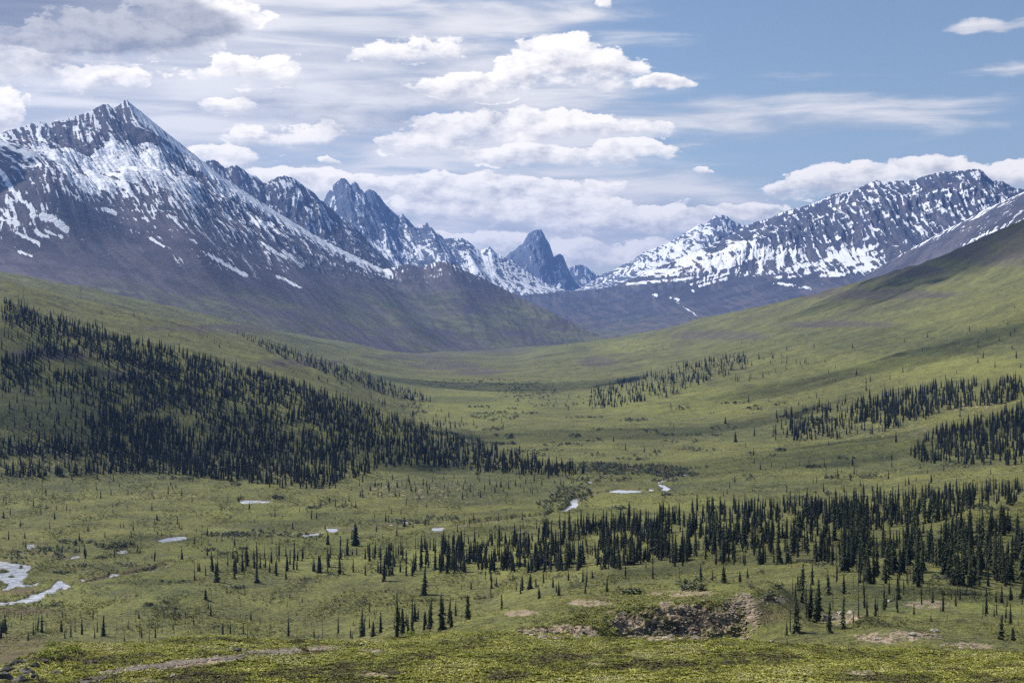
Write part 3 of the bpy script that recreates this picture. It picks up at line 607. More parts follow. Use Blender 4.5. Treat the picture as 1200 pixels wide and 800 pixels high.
mountain('jagged dark ridge with thin snow behind the long descending ridge', fixd([(215, 196, 8000), (235, 190, 0), (250, 187, 0), (256, 190, 0), (263, 197, 0), (268, 196, 0), (275, 193, 0), (283, 197, 0), (292, 204, 0), (300, 206, 0), (308, 214, 0), (315, 213, 0), (323, 208, 0), (333, 206, 0), (345, 209, 0), (356, 218, 0), (367, 225, 0), (375, 234, 0), (388, 243, 0), (400, 256, 0), (412, 262, 0), (424, 275, 0), (436, 288, 0), (446, 297, 0), (470, 318, 0), (500, 335, 7800)]),
         [(215, 230, 330, 7100), (500, 560, 360, 7000)], M_ROCKL, 520, 220, relief=48, gl=130, snow=c2, sgl=16, seed=23, jag=4, prof=1.3, edge=1.3)
def c4(px, py):
    c = 0.22 + 0.45 * ell(px, py, [(450, 300, 40, 22), (600, 325, 70, 24), (480, 290, 30, 22), (560, 305, 26, 22), (422, 240, 7, 26)]) + .2 * ell(px, py, [(520, 300, 14, 26), (575, 305, 40, 20), (640, 332, 40, 12)])
    return c - .15 * ell(px, py, [(495, 290, 22, 26), (545, 300, 12, 16), (420, 235, 30, 30)])
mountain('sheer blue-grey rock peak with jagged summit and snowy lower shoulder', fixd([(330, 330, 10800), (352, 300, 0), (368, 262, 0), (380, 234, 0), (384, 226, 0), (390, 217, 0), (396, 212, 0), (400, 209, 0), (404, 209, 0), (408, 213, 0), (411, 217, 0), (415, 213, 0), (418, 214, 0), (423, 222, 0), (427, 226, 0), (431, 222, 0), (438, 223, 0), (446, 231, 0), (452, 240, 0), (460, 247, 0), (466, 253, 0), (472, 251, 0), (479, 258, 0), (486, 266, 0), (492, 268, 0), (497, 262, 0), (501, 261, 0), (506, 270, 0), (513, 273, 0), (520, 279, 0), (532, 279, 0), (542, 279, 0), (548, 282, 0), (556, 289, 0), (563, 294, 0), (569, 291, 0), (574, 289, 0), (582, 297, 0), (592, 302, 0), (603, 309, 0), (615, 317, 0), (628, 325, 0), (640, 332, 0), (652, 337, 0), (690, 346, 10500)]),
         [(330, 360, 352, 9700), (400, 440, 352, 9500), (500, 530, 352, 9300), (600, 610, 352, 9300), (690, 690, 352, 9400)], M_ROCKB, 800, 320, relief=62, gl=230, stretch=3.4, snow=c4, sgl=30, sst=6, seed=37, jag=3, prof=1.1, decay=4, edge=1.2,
         cols_=[(499, 120, 90, .12, .7), (404, 140, 60, .12, .6), (545, 90, 50, .2, .6)])
def c5(px, py): return 0.10 + .35 * ell(px, py, [(655, 330, 9, 26), (640, 340, 50, 7)])
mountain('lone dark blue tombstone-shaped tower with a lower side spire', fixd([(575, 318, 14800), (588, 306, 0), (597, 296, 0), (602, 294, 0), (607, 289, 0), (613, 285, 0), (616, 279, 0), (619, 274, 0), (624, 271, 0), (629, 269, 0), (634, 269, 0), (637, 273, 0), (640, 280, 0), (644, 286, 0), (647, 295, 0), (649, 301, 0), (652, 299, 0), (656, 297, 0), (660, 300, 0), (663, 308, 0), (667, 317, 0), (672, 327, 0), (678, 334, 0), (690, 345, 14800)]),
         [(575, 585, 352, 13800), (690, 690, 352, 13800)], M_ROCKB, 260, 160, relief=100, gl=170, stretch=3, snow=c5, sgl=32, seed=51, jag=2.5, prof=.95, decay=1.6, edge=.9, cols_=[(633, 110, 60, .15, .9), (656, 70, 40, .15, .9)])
mountain('small blunt blue summit at the head of the valley', fixd([(655, 335, 16000), (668, 314, 0), (673, 311, 0), (680, 310, 0), (686, 311, 0), (691, 316, 0), (696, 320, 0), (704, 324, 0), (720, 335, 16000)]),
         [(655, 655, 350, 15200), (720, 720, 350, 15200)], M_ROCKB, 160, 80, relief=90, gl=200, snow=lambda px, py: px * 0 + .36, sgl=35, seed=61, jag=3, edge=.8)
def c7(px, py): return .34 + .46 * ell(px, py, [(790, 295, 40, 16), (770, 315, 40, 14), (745, 318, 30, 8), (820, 272, 18, 12)]) - .12 * ell(px, py, [(860, 285, 30, 20), (730, 318, 30, 12)])
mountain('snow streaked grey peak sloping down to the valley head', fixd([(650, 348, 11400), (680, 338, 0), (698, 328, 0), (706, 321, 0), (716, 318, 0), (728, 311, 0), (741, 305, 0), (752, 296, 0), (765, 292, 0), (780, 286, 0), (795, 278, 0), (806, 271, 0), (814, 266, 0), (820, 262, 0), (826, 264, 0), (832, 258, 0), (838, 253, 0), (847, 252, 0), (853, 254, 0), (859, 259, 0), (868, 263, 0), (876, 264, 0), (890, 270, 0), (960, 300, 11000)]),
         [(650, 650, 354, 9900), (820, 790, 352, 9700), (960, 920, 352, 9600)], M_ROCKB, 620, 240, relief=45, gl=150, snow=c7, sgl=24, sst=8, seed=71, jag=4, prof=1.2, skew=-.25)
def c8(px, py):
    c = .30 + .5 * ell(px, py, [(830, 305, 60, 13), (900, 300, 40, 14), (770, 320, 40, 6), (1168, 244, 22, 12), (960, 316, 40, 10, ), (870, 290, 30, 10), (1000, 300, 40, 20)]) - .10 * ell(px, py, [(960, 262, 60, 24), (1060, 290, 60, 20)])
    c = np.where(py > 338, 0.0, c) - 0.55 * sstep(318, 332, py) + .3 * ell(px, py, [(800, 331, 26, 3), (850, 329, 30, 3), (960, 336, 40, 6), (700, 339, 40, 2), (640, 344, 50, 2.5), (805, 341, 9, 2.5), (770, 345, 6, 1.5)])
    for sl in ([(735, 333), (800, 327), (880, 318)], [(810, 333), (850, 322)], [(820, 335), (862, 322)], [(803, 341), (812, 341)], [(765, 345), (770, 346)], [(784, 349), (795, 351)], [(900, 330), (950, 338)], [(905, 325), (990, 322)]): c = np.maximum(c, np.clip(1.2 - segdist(px, py, sl) / 2.0, 0, 1) * .62)
    return np.maximum(c, np.clip(1.15 - segdist(px, py, [(783, 345), (790, 352), (803, 361), (812, 366), (822, 376), (835, 384)]) / .9, 0, .9) * .60)
mountain('broad dark massif with crossing snow bands over a purple moor slope', fixd([(560, 350, 9200), (600, 347, 0), (650, 343, 0), (690, 340, 0), (720, 335, 9200), (745, 325, 0), (762, 317, 0), (785, 307, 0), (810, 297, 0), (835, 286, 0), (858, 274, 0), (876, 264, 9000), (888, 259, 0), (903, 256, 0), (912, 250, 0), (925, 246, 0), (938, 243, 0), (950, 239, 0), (962, 235, 0), (970, 230, 0), (978, 227, 0), (990, 226, 0), (998, 225, 0), (1010, 218, 0), (1018, 215, 0), (1027, 212, 0), (1040, 213, 0), (1052, 212, 0), (1066, 212, 0), (1075, 209, 0), (1088, 205, 0), (1100, 202, 0), (1112, 201, 0), (1126, 200, 0), (1138, 198, 0), (1148, 198, 8500), (1153, 202, 0), (1158, 208, 0), (1164, 212, 0), (1174, 212, 0), (1183, 217, 0), (1190, 221, 0), (1199, 221, 0), (1230, 232, 0), (1280, 230, 0), (1340, 250, 8300), (1500, 230, 8000), (1700, 280, 8000)]),
         [(560, 560, 418, 5600), (700, 700, 414, 5600), (850, 880, 406, 5600), (1000, 1050, 390, 5500), (1150, 1200, 370, 5400), (1340, 1380, 340, 5300), (1700, 1730, 320, 5200)],
         M_ROCKR, 1500, 520, relief=52, gl=120, stretch=3.4, calm=(.14, .32), bands=40, mid=[(0, 1), (.12, .80), (.28, .50), (.42, .32), (.6, .21), (.8, .1), (1, 0)], snow=c8, sgl=22, sst=11, coh=(.25, 1.1, .14), veg=(352, 415), seed=83, jag=5, tal=(.4, .6), skew=-.15)
def c9(px, py):
    return .14 * (py < 290) + .55 * np.clip(1 - segdist(px, py, [(1230, 208), (1170, 238), (1110, 268), (1060, 295), (1010, 322)]) / 5, 0, 1) + .30 * np.clip(1 - segdist(px, py, [(1210, 255), (1150, 280), (1080, 315)]) / 7, 0, 1) - .12 * sstep(262, 300, py)
mountain('smooth blue-purple shoulder edged with snow rising behind the green hill', fixd([(940, 350, 6600), (975, 342, 0), (1000, 331, 0), (1025, 316, 0), (1050, 301, 0), (1080, 285, 0), (1105, 271, 0), (1130, 259, 0), (1155, 245, 0), (1180, 234, 0), (1200, 225, 6200), (1240, 210, 0), (1300, 190, 6000), (1420, 215, 0), (1600, 190, 5800)]),
         [(940, 960, 380, 5200), (1100, 1130, 350, 4800), (1200, 1240, 330, 4600), (1600, 1600, 280, 4500)], M_ROCKR, 620, 240, relief=30, gl=170, snow=c9, sgl=16, sst=6, veg=(330, 420), seed=97, jag=7, tal=(.02, .3), prof=1.1, skew=.4)

# ------------------------------------------------------------------ spruces
def spruce(rs, whorls, br, R, bottom, club=False, bent=0.0):
    """crown and trunk of a narrow northern spruce, height 1; returns (V,F) crown, (V,F) trunk"""
    V, F = [], []
    def tri(a, b, c): n = len(V); V.extend([a, b, c]); F.append((n, n + 1, n + 2))
    def axis(h): return (bent * h * h, 0.0)
    lump = [rs.uniform(.5, 1.35) for _ in range(whorls + 1)]
    for w in range(whorls):
        q = w / whorls; hh = bottom + (1 - bottom) * (q ** 0.92)
        prof = (1 - q) ** 0.75 * (0.55 + 0.45 * min(1, q / 0.12 + .4))
        if club and q > .72: prof = max(prof, 0.42 * (1 - (q - .85) ** 2 * 30) if q < .98 else .1)
        r0 = R * prof * lump[w] + 0.006
        ax_, ay_ = axis(hh); off = rs.uniform(0, 6.28)
        for k in range(br):
            if rs.random() < 0.2: continue
            a = off + 6.283 * k / br + rs.uniform(-.25, .25); r = r0 * rs.uniform(.6, 1.25); dw = rs.uniform(.35, .6)
            ca, sa = math.cos(a), math.sin(a); tip = (ax_ + ca * r, ay_ + sa * r, hh - r * rs.uniform(.35, .8))
            m = r * dw; th = 0.5 * r + .008
            l = (ax_ + ca * m - sa * m * .65, ay_ + sa * m + ca * m * .65, hh - th * .9)
            g = (ax_ + ca * m + sa * m * .65, ay_ + sa * m - ca * m * .65, hh - th * .9)
            top = (ax_, ay_, hh + 0.012)
            tri(top, l, tip); tri(top, tip, g)
    # inner mass
    ns = 6; rings = 6; base = len(V)
    for i in range(rings + 1):
        q = i / rings; hh = bottom + (1 - bottom) * q * .98; r = R * .42 * (1 - q) ** .8 + .003; ax_, ay_ = axis(hh)
        for k in range(ns): V.append((ax_ + r * math.cos(k * 6.283 / ns), ay_ + r * math.sin(k * 6.283 / ns), hh))
    for i in range(rings):
        for k in range(ns):
            a = base + i * ns + k; b = base + i * ns + (k + 1) % ns; F.append((a, b, b + ns)); F.append((a, b + ns, a + ns))
    return (np.array(V), np.array(F)), trunk_vf(.011, bent)
def trunk_vf(r0, bent=0.0, rings=5, ns=6, top=1.0):
    V, F = [], []
    for i in range(rings + 1):
        q = i / rings * top; r = r0 * (1 - q * .85); x = bent * q * q
        for k in range(ns): V.append((x + r * math.cos(k * 6.283 / ns), r * math.sin(k * 6.283 / ns), q * (1.0 + .03) - .03))
    for i in range(rings):
        for k in range(ns):
            a = i * ns + k; b = i * ns + (k + 1) % ns; F.append((a, b, b + ns)); F.append((a, b + ns, a + ns))
    return np.array(V), np.array(F)
def snag(rs, n=26):
    V, F = trunk_vf(.014, rs.uniform(-.03, .03)); V = list(map(tuple, V)); F = list(map(tuple, F))
    for i in range(n):
        hh = rs.uniform(.12, .95); a = rs.uniform(0, 6.28); L = (1.1 - hh) * rs.uniform(.03, .085); ca, sa = math.cos(a), math.sin(a); m = len(V); t = .004
        V += [(0, 0, hh + t), (0, 0, hh - t), (ca * L, sa * L, hh - L * .35)]; F.append((m, m + 1, m + 2))
    return np.array(V), np.array(F)
rs = random.Random(11)
near_v = [spruce(rs, rs.randint(22, 34), rs.choice([6, 7, 8, 9]), rs.uniform(.085, .165), rs.uniform(.02, .08), club=(i % 3 == 0), bent=rs.uniform(-.05, .05)) for i in range(15)]
broad_v = [spruce(rs, 26, 9, rs.uniform(.19, .25), .02) for _ in range(3)]
mid_v = [spruce(rs, 12, 5, rs.uniform(.11, .17), rs.uniform(.01, .06), club=(i % 3 == 0), bent=rs.uniform(-.02, .02)) for i in range(8)]
far_v = [spruce(rs, 7, 4, rs.uniform(.13, .20), .02) for _ in range(6)]
thin_v = [spruce(rs, 9, 4, rs.uniform(.035, .055), .1) for _ in range(4)]

# candidate stands: polygon in the photograph's terms, base spacing given as a chance field; heights in metres
def scatter(n, poly, dens=None, hr=(5, 9), kind='live', seed=0, dmin=0, dmax=1e9, thin=0.0):
    r = np.random.default_rng(seed); p = np.array(poly, float); x0, y0 = p.min(0); x1, y1 = p.max(0)
    out = []
    k = int(n * 3)
    px = r.uniform(x0, x1, k); py = r.uniform(y0, y1, k)
    m = inpoly(px, py, poly); px, py = px[m], py[m]
    if dens is not None:
        m = r.random(len(px)) < dens(px, py); px, py = px[m], py[m]
    px, py = px[:n], py[:n]
    X, Y, Z, ok, ri, ci = ground_at(px, py); ok &= (Y > dmin) & (Y < dmax) & ~wmask[ri, ci]
    hh = r.uniform(0, 1, len(px)) ** 1.6 * (hr[1] - hr[0]) + hr[0]
    th = r.random(len(px)) < thin
    return [(X[i], Y[i], Z[i], hh[i], px[i], py[i], bool(th[i])) for i in range(len(px)) if ok[i]]
def clump(s, a, b, seed): return lambda px, py: np.clip((fbm(px / s, py / (s * .45), 3, seed) - a) / (b - a), 0, 1)
TREES = []
def core(px, py):
    # bare bay at the far left, dense middle
    d = 0.8 + fbm(px / 40, py / 16, 3, 401) * 1.5
    d *= 1 - .93 * ell(px, py, [(30, 490, 95, 46), (80, 428, 60, 12), (-10, 400, 60, 30), (50, 545, 80, 14)])
    d *= 1 - .75 * ell(px, py, [(300, 478, 40, 8), (240, 512, 28, 6)])
    return np.clip(d, 0.02, 1)
SP1 = [(0, 352), (60, 372), (150, 397), (300, 437), (400, 467), (500, 503), (600, 537), (668, 549), (690, 556), (640, 560), (560, 553), (500, 545), (450, 548), (420, 560), (360, 575), (300, 570), (240, 560), (180, 556), (120, 556), (60, 560), (0, 560)]
TREES += scatter(8400, SP1, core, (4, 9.5), seed=1, dmin=700, thin=.15)
TREES += scatter(1500, [(80, 384), (300, 437), (500, 503), (670, 549), (690, 556), (620, 557), (480, 530), (300, 480), (120, 420)], None, (6.5, 11), seed=2, dmin=700)
TREES += scatter(900, [(90, 470), (200, 500), (420, 520), (620, 550), (450, 548), (300, 570), (200, 556), (110, 530)], clump(30, -.1, .3, 9), (6, 11), seed=3, dmin=700)
TREES += scatter(260, [(0, 480), (90, 480), (260, 560), (220, 580), (0, 590)], None, (2.5, 6), seed=4, dmin=600, thin=.7)
TREES += scatter(750, [(275, 391), (320, 404), (400, 430), (490, 462), (505, 472), (470, 470), (400, 446), (320, 416)], None, (7, 11), seed=5, dmin=1450)
TREES += scatter(200, [(360, 440), (440, 452), (560, 500), (540, 508), (480, 492), (400, 460)], clump(25, -.2, .3, 19), (5, 9), seed=6, dmin=1380)
TREES += scatter(70, [(0, 350), (120, 384), (60, 400), (0, 380)], None, (5, 9), seed=44, dmin=700)
TREES += scatter(520, [(690, 480), (692, 456), (760, 441), (800, 428), (870, 417), (880, 424), (830, 447), (790, 463), (720, 478)], clump(16, -.6, .0, 29), (7, 13), seed=7, dmin=1000)
TREES += scatter(110, [(800, 428), (945, 405), (945, 428), (900, 445), (830, 452)], clump(14, -.1, .3, 39), (6, 12), seed=8, dmin=1000)
TREES += scatter(310, [(905, 520), (905, 490), (960, 478), (1030, 465), (1090, 462), (1110, 480), (1060, 500), (1000, 515), (960, 515)], clump(22, -.4, .15, 49), (6, 12), seed=9, dmin=800)
TREES += scatter(470, [(980, 482), (1060, 462), (1120, 452), (1200, 446), (1210, 452), (1210, 470), (1130, 478), (1080, 488), (1000, 500)], clump(22, -.55, .05, 59), (7, 12), seed=10, dmin=800)
TREES += scatter(520, [(1060, 540), (1090, 510), (1130, 500), (1200, 478), (1210, 530), (1200, 545), (1120, 546)], clump(24, -.5, .1, 69), (6, 11), seed=11, dmin=700)
TREES += scatter(40, [(1140, 540), (1200, 440), (960, 440), (860, 520), (1000, 560), (1200, 550)], None, (4, 8), seed=12, dmin=600)
# main band across the middle right
def band(px, py): return np.clip(.35 + fbm(px / 26, py / 12, 3, 501) * 1.9, 0.03, 1)
TREES += scatter(780, [(515, 672), (520, 640), (600, 628), (680, 620), (760, 612), (780, 640), (780, 668), (700, 668), (600, 672)], band, (3.2, 10), seed=13, dmin=380, dmax=700, thin=.12)
TREES += scatter(640, [(760, 668), (760, 612), (850, 602), (940, 598), (1010, 600), (1010, 665), (940, 662), (850, 662)], band, (3.2, 10.5), seed=14, dmin=330, dmax=700, thin=.12)
TREES += scatter(430, [(930, 600), (1010, 585), (1090, 580), (1160, 574), (1215, 570), (1215, 590), (1150, 596), (1100, 612), (1000, 625)], None, (4, 10.5), seed=15, dmin=350, dmax=900, thin=.1)
TREES += scatter(440, [(980, 680), (985, 640), (1040, 622), (1120, 618), (1215, 620), (1215, 690), (1120, 688), (1040, 688)], lambda px, py: band(px + 400, py), (3.5, 10.5), seed=16, dmin=280, dmax=700, thin=.1)
TREES += scatter(150, [(655, 620), (800, 600), (960, 588), (960, 600), (800, 616), (680, 628)], None, (5, 10), seed=17, dmin=450, dmax=900)
TREES += scatter(110, [(340, 655), (520, 640), (520, 678), (340, 672)], band, (5, 9), seed=18, dmin=450, dmax=700, thin=.2)
TREES += scatter(46, [(220, 680), (220, 658), (345, 650), (345, 682)], None, (4.5, 8.5), seed=19, dmin=450, dmax=700, thin=.2)
TREES += scatter(50, [(550, 700), (550, 680), (700, 676), (900, 672), (900, 690), (700, 694)], None, (3, 6.5), seed=20, dmin=300, dmax=560, thin=.2)
TREES += scatter(60, [(0, 752), (0, 738), (240, 742), (430, 744), (430, 756), (240, 756)], None, (2.5, 7.5), seed=21, dmin=330, dmax=520, thin=.35)
TREES += scatter(28, [(425, 752), (425, 735), (500, 722), (535, 716), (535, 736), (480, 748)], None, (4, 8), seed=22, dmin=220, dmax=520)
TREES += scatter(36, [(915, 745), (925, 690), (1000, 672), (1060, 690), (1040, 735), (960, 745)], clump(14, -.1, .3, 79), (3.5, 6.5), seed=23, dmin=190, dmax=400, thin=.3)
# loose trees over the open ground
TREES += scatter(230, [(0, 660), (0, 575), (240, 578), (420, 565), (640, 565), (640, 640), (300, 660)], None, (2.0, 5.5), seed=24, dmin=480)
TREES += scatter(90, [(400, 590), (420, 560), (690, 560), (650, 580)], None, (2.5, 6), seed=25, dmin=480)
TREES += scatter(60, [(560, 520), (600, 400), (700, 400), (900, 400), (1000, 440), (850, 560), (700, 540)], None, (3, 7), seed=26, dmin=900)
TREES += scatter(45, [(840, 600), (860, 540), (1100, 545), (1200, 560), (1000, 585)], None, (3, 6.5), seed=27, dmin=600)
TREES += scatter(26, [(900, 420), (1200, 350), (1200, 440), (950, 450)], None, (5, 9), seed=28, dmin=1200)
TREES += scatter(30, [(60, 350), (200, 372), (420, 425), (420, 445), (200, 400)], None, (4, 7), seed=29, dmin=1300)
TREES += scatter(160, [(230, 735), (240, 690), (560, 690), (560, 720), (430, 742)], None, (1.0, 3.5), seed=30, dmin=300, dmax=620, thin=.7)
TREES += scatter(60, [(960, 720), (1060, 690), (1200, 700), (1200, 735), (1000, 735)], None, (1.5, 4), seed=32, dmin=190, dmax=420, thin=.4)
TREES += scatter(80, [(0, 740), (0, 722), (240, 715), (240, 740)], None, (1.2, 3.5), seed=31, dmin=300, dmax=620, thin=.7)
# single trees that stand out: (px, base row, height px, kind, label)
HEROES = [
 (417, 640, 28, 'b', 'broad dark spruce standing alone on bright meadow just beyond the band of trees'),
 (384, 638, 15, 'b', 'short squat spruce beside the lone broad spruce on the meadow'),
 (497, 697, 36, 'n', 'tall leaning spruce breaking forward from the middle of the tree band'),
 (465, 746, 52, 'n', 'tallest spruce of the clump at the foreground edge left of centre'),
 (518, 738, 44, 'n', 'tall ragged spruce at the foot of the rocky knoll slope'),
 (529, 735, 20, 'b', 'bushy spruce leaning on the knoll slope beside a taller ragged one'),
 (548, 726, 30, 'b', 'full dark spruce with bent tip on the left flank of the knoll'),
 (424, 746, 34, 'n', 'slim full spruce just left of the foreground clump'),
 (437, 746, 19, 'b', 'short full spruce between the slim spruce and the foreground clump'),
 (588, 714, 18, 'n', 'small spruce on the grassy shoulder of the knoll'),
 (621, 690, 19, 'b', 'bushy small spruce with broad skirt beyond the knoll shoulder'),
 (632, 702, 14, 'b', 'low rounded spruce just in front of the bushy small one by the knoll'),
 (655, 699, 18, 'n', 'neat pointed spruce alone above the knoll crest'),
 (686, 696, 12, 'b', 'little cone-shaped spruce above the knoll crest'),
 (711, 693, 16, 'b', 'small paired spruce behind the knoll top'),
 (848, 684, 21, 'b', 'full pyramidal spruce right behind the top of the knoll'),
 (867, 682, 14, 'b', 'grey tinged low spruce next to the pyramidal spruce on the knoll'),
 (935, 689, 15, 'b', 'small round-topped spruce at the head of the hollow'),
 (945, 722, 32, 'n', 'pointed spruce standing in the brown hollow right of the rock face'),
 (960, 708, 22, 'n', 'narrow spruce at the back of the brown hollow'),
 (922, 744, 16, 'n', 'small dark spruce low in the hollow beside the pale scree'),
 (1173, 749, 31, 'b', 'pointed dark spruce alone low on the slope at the far right edge'),
 (1187, 750, 17, 'b', 'smaller spruce just right of the pointed one near the right edge'),
 (1167, 706, 12, 'b', 'tiny dark spruce on the open slope above the right-hand pair'),
 (1015, 683, 34, 'n', 'tall spruce at the front of the dense right-hand stand'),
 (1198, 702, 24, 'b', 'dark spruce cut by the right edge of the view'),
 (3, 741, 17, 'b', 'dark bushy spruce cut by the left edge of the view'),
 (44, 740, 21, 'n', 'full spruce second from the left edge in the foreground row'),
 (72, 740, 15, 'b', 'short umbrella-shaped spruce in the foreground row at left'),
 (121, 745, 26, 'n', 'tallest dark spruce of the left foreground row'),
 (109, 725, 12, 'n', 'thin spruce just behind the tallest one of the left row'),
 (241, 703, 13, 'b', 'low dome-shaped spruce on the grassy terrace at left'),
 (247, 722, 14, 'n', 'narrow spruce just below the dome-shaped one'),
 (301, 683, 18, 'b', 'cone-shaped spruce standing in front of the left end of the tree band'),
 (254, 682, 24, 'b', 'full dark spruce at the left end of the tree band'),
 (249, 669, 24, 'n', 'slim spruce behind the full one at the left end of the tree band'),
 (290, 664, 26, 'n', 'columnar spruce left of the tree band'),
 (301, 662, 14, 'n', 'small column spruce beside a taller column left of the band'),
 (385, 664, 24, 'n', 'dark column spruce in the thin left part of the tree band'),
 (450, 681, 32, 'n', 'tall solid column spruce in the left half of the tree band'),
 (474, 617, 12, 'b', 'small spruce beside the stream bend left of centre'),
 (184, 610, 8, 'b', 'tiny dark spruce on the open flats at left'), (4, 607, 9, 'b', 'tiny spruce by the left edge on the flats'), (103, 622, 8, 'b', 'tiny lone spruce above the meander at left'), (181, 614, 8, 'n', 'tiny narrow spruce on the flats at left of the small pond'),
 (763, 441, 12, 'n', None), (781, 466, 12, 'n', None), (850, 497, 9, 'b', None), (862, 518, 13, 'b', None), (884, 511, 11, 'n', None), (877, 473, 10, 'n', None), (1152, 420, 9, 'n', None), (982, 561, 14, 'n', None), (1015, 458, 8, 'b', None),
]
hero = []
for (px, py, hpx, k, lab) in HEROES:
    X, Y, Z, ok, ri, ci = ground_at([px], [py])
    hero.append((X[0], Y[0], Z[0], hpx / FPX * Y[0], px, py, False, k, lab))

hpx = np.array([t[3] * FPX / t[1] for t in TREES]); infr = np.array([-8 < t[4] < 1208 for t in TREES])
order = np.argsort(-(hpx * infr * np.array([0.3 if t[6] else 1 for t in TREES])))
n_ind = 298 - len([h_ for h_ in hero])
ind = set(order[:n_ind].tolist())

def place_name(px, py):
    if py > 712 and px < 560: return 'in the row along the foreground edge at left', 'spruces along the foreground edge at left'
    if px > 905 and py > 688: return 'around the hollow right of the knoll', 'spruces around the hollow right of the knoll'
    if px < 500: return 'in the thin left part of the tree band', 'spruces in the thin left part of the tree band'
    rw = 'front rows' if py > 655 else ('middle rows' if py > 625 else 'back rows')
    for lim, a in ((570, 'band just right of its middle'), (640, 'band left of the knoll crest'), (710, 'stand behind the left knoll flank'), (780, 'stand behind the knoll crest'), (840, 'stand behind the knoll top'), (900, 'stand behind the light scree'),
                   (955, 'stand above the brown hollow'), (1010, 'stand right of the brown hollow'), (1060, 'left end of the darkest forest'), (1110, 'middle of the darkest forest'), (1160, 'darkest forest right of its middle'), (9999, 'forest cut by the right edge')):
        if px < lim: return 'in the ' + rw + ' of the ' + a, 'spruces in the ' + rw + ' of the ' + a
protos = {}
def part_mesh(name, vf, mat):
    key = (name, id(vf))
    if key not in protos: protos[key] = mesh_from(name, vf[0], vf[1], mat, name == 'trunk', link=False).data
    return protos[key]
def add_tree(variant, X, Y, Z, H, label, group, rsd, wide=1.0):
    e_ = bpy.data.objects.new('spruce_tree', None); C.objects.link(e_); e_.location = (X, Y, Z); e_.rotation_euler = (math.sin(rsd * 91) * .035, math.sin(rsd * 57) * .045, rsd * 6.28); e_.scale = (H * wide, H * wide, H)
    e_.empty_display_size = .2
    tag(e_, label, 'spruce', group)
    for nm, vf, mt in (('trunk', variant[1], M_BARK), ('crown', variant[0], M_SPRUCE)):
        o = bpy.data.objects.new(nm, part_mesh(nm, vf, mt)); C.objects.link(o); o.parent = e_
r_ = random.Random(5)
for (X, Y, Z, H, px, py, th, k, lab) in hero:
    v = r_.choice(broad_v if k == 'b' else near_v)
    if lab: add_tree(v, X, Y, Z, H, lab, None, r_.random())
    else: add_tree(v, X, Y, Z, H, 'isolated dark spruce standing apart on the open far slope', 'isolated spruces on the open far slopes', r_.random())
first_ = {}
for i in sorted(ind):
    g_ = place_name(TREES[i][4], TREES[i][5])[1]; a_, b_ = first_.get(g_, (i, i))
    first_[g_] = (i if hpx[i] > hpx[a_] else a_, i if TREES[i][5] > TREES[b_][5] else b_)
for i in sorted(ind):
    X, Y, Z, H, px, py, th = TREES[i]; pl, gr = place_name(px, py); hp = hpx[i]
    sz = 'tall' if hp > 27 else ('middling' if hp > 21 else 'smaller')
    if i == first_[gr][0]: lab_ = f'tallest looking dark spruce {pl}'
    elif i == first_[gr][1]: lab_ = f'nearest narrow dark spruce {pl}'
    else: lab_ = f'{sz} narrow dark spruce {pl}'
    add_tree(r_.choice(near_v), X, Y, Z, H, lab_, gr, r_.random(), r_.uniform(.85, 1.2))

def join(items):
    """items: (V, F, tone) -> one vertex and face array"""
    Vs, Fs, Ts = [], [], []; o = 0
    for V, F, t in items:
        Vs.append(V); Fs.append(F + o); Ts.append(np.full(len(V), t)); o += len(V)
    return np.concatenate(Vs), np.concatenate(Fs), np.concatenate(Ts)
items = []
for i, (X, Y, Z, H, px, py, th) in enumerate(TREES):
    if i in ind: continue
    if th: v = r_.choice(thin_v)
    elif hpx[i] > 15: v = r_.choice(mid_v)
    else: v = r_.choice(far_v)
    a = r_.random() * 6.28; ca, sa = math.cos(a), math.sin(a); w_ = H * r_.uniform(.85, 1.35)
    V, F = v[0]; V2 = np.stack([(V[:, 0] * ca - V[:, 1] * sa) * w_ + X, (V[:, 0] * sa + V[:, 1] * ca) * w_ + Y, V[:, 2] * H + Z - .1], 1)
    items.append((V2, F, (r_.uniform(.5, 1.0) if th else r_.random() ** 2 * .5)))
V, F, T_ = join(items)
tag(mesh_from('spruce_forest', V, F, M_FOREST, False, {'tone': T_}), 'spruce forest covering the far spurs and filling the stands behind the nearest trees', 'forest', kind='stuff')

# dead snags
SN = [(337, 711, 17), (260, 714, 16), (378, 748, 30), (373, 752, 16), (175, 755, 36), (240, 720, 12), (348, 750, 22), (516, 640, 14), (699, 610, 10), (560, 690, 20), (567, 690, 14), (1122, 742, 8), (1000, 742, 14), (943, 712, 24), (1033, 730, 18), (885, 728, 12), (1000, 690, 24), (135, 757, 16), (145, 757, 14), (195, 750, 14), (30, 742, 12), (290, 748, 24), (395, 752, 20), (1158, 560, 10), (640, 664, 20), (730, 664, 22), (850, 668, 20), (1047, 730, 10)]
for k, (px, py, hp) in enumerate(SN):
    X, Y, Z, ok, ri, ci = ground_at([px], [py]); H = hp / FPX * Y[0]
    V, F = snag(rs, 30); o = mesh_from('dead_spruce', V * np.array([H * 1.2, H * 1.2, H]), F, M_SNAG, False)
    o.location = (X[0], Y[0], Z[0])
    tag(o, 'thin bare grey dead spruce ' + ('among the foreground row of trees' if py > 735 and px < 560 else ('on the grassy terrace left of the tree band' if px < 500 else ('by the hollow and lower slope at right' if py > 690 else 'among the living trees of the band'))), 'dead tree', 'bare dead spruces ' + ('in the foreground row' if py > 735 and px < 560 else ('on the terrace' if px < 500 else ('at the hollow' if py > 690 else 'in the band'))))

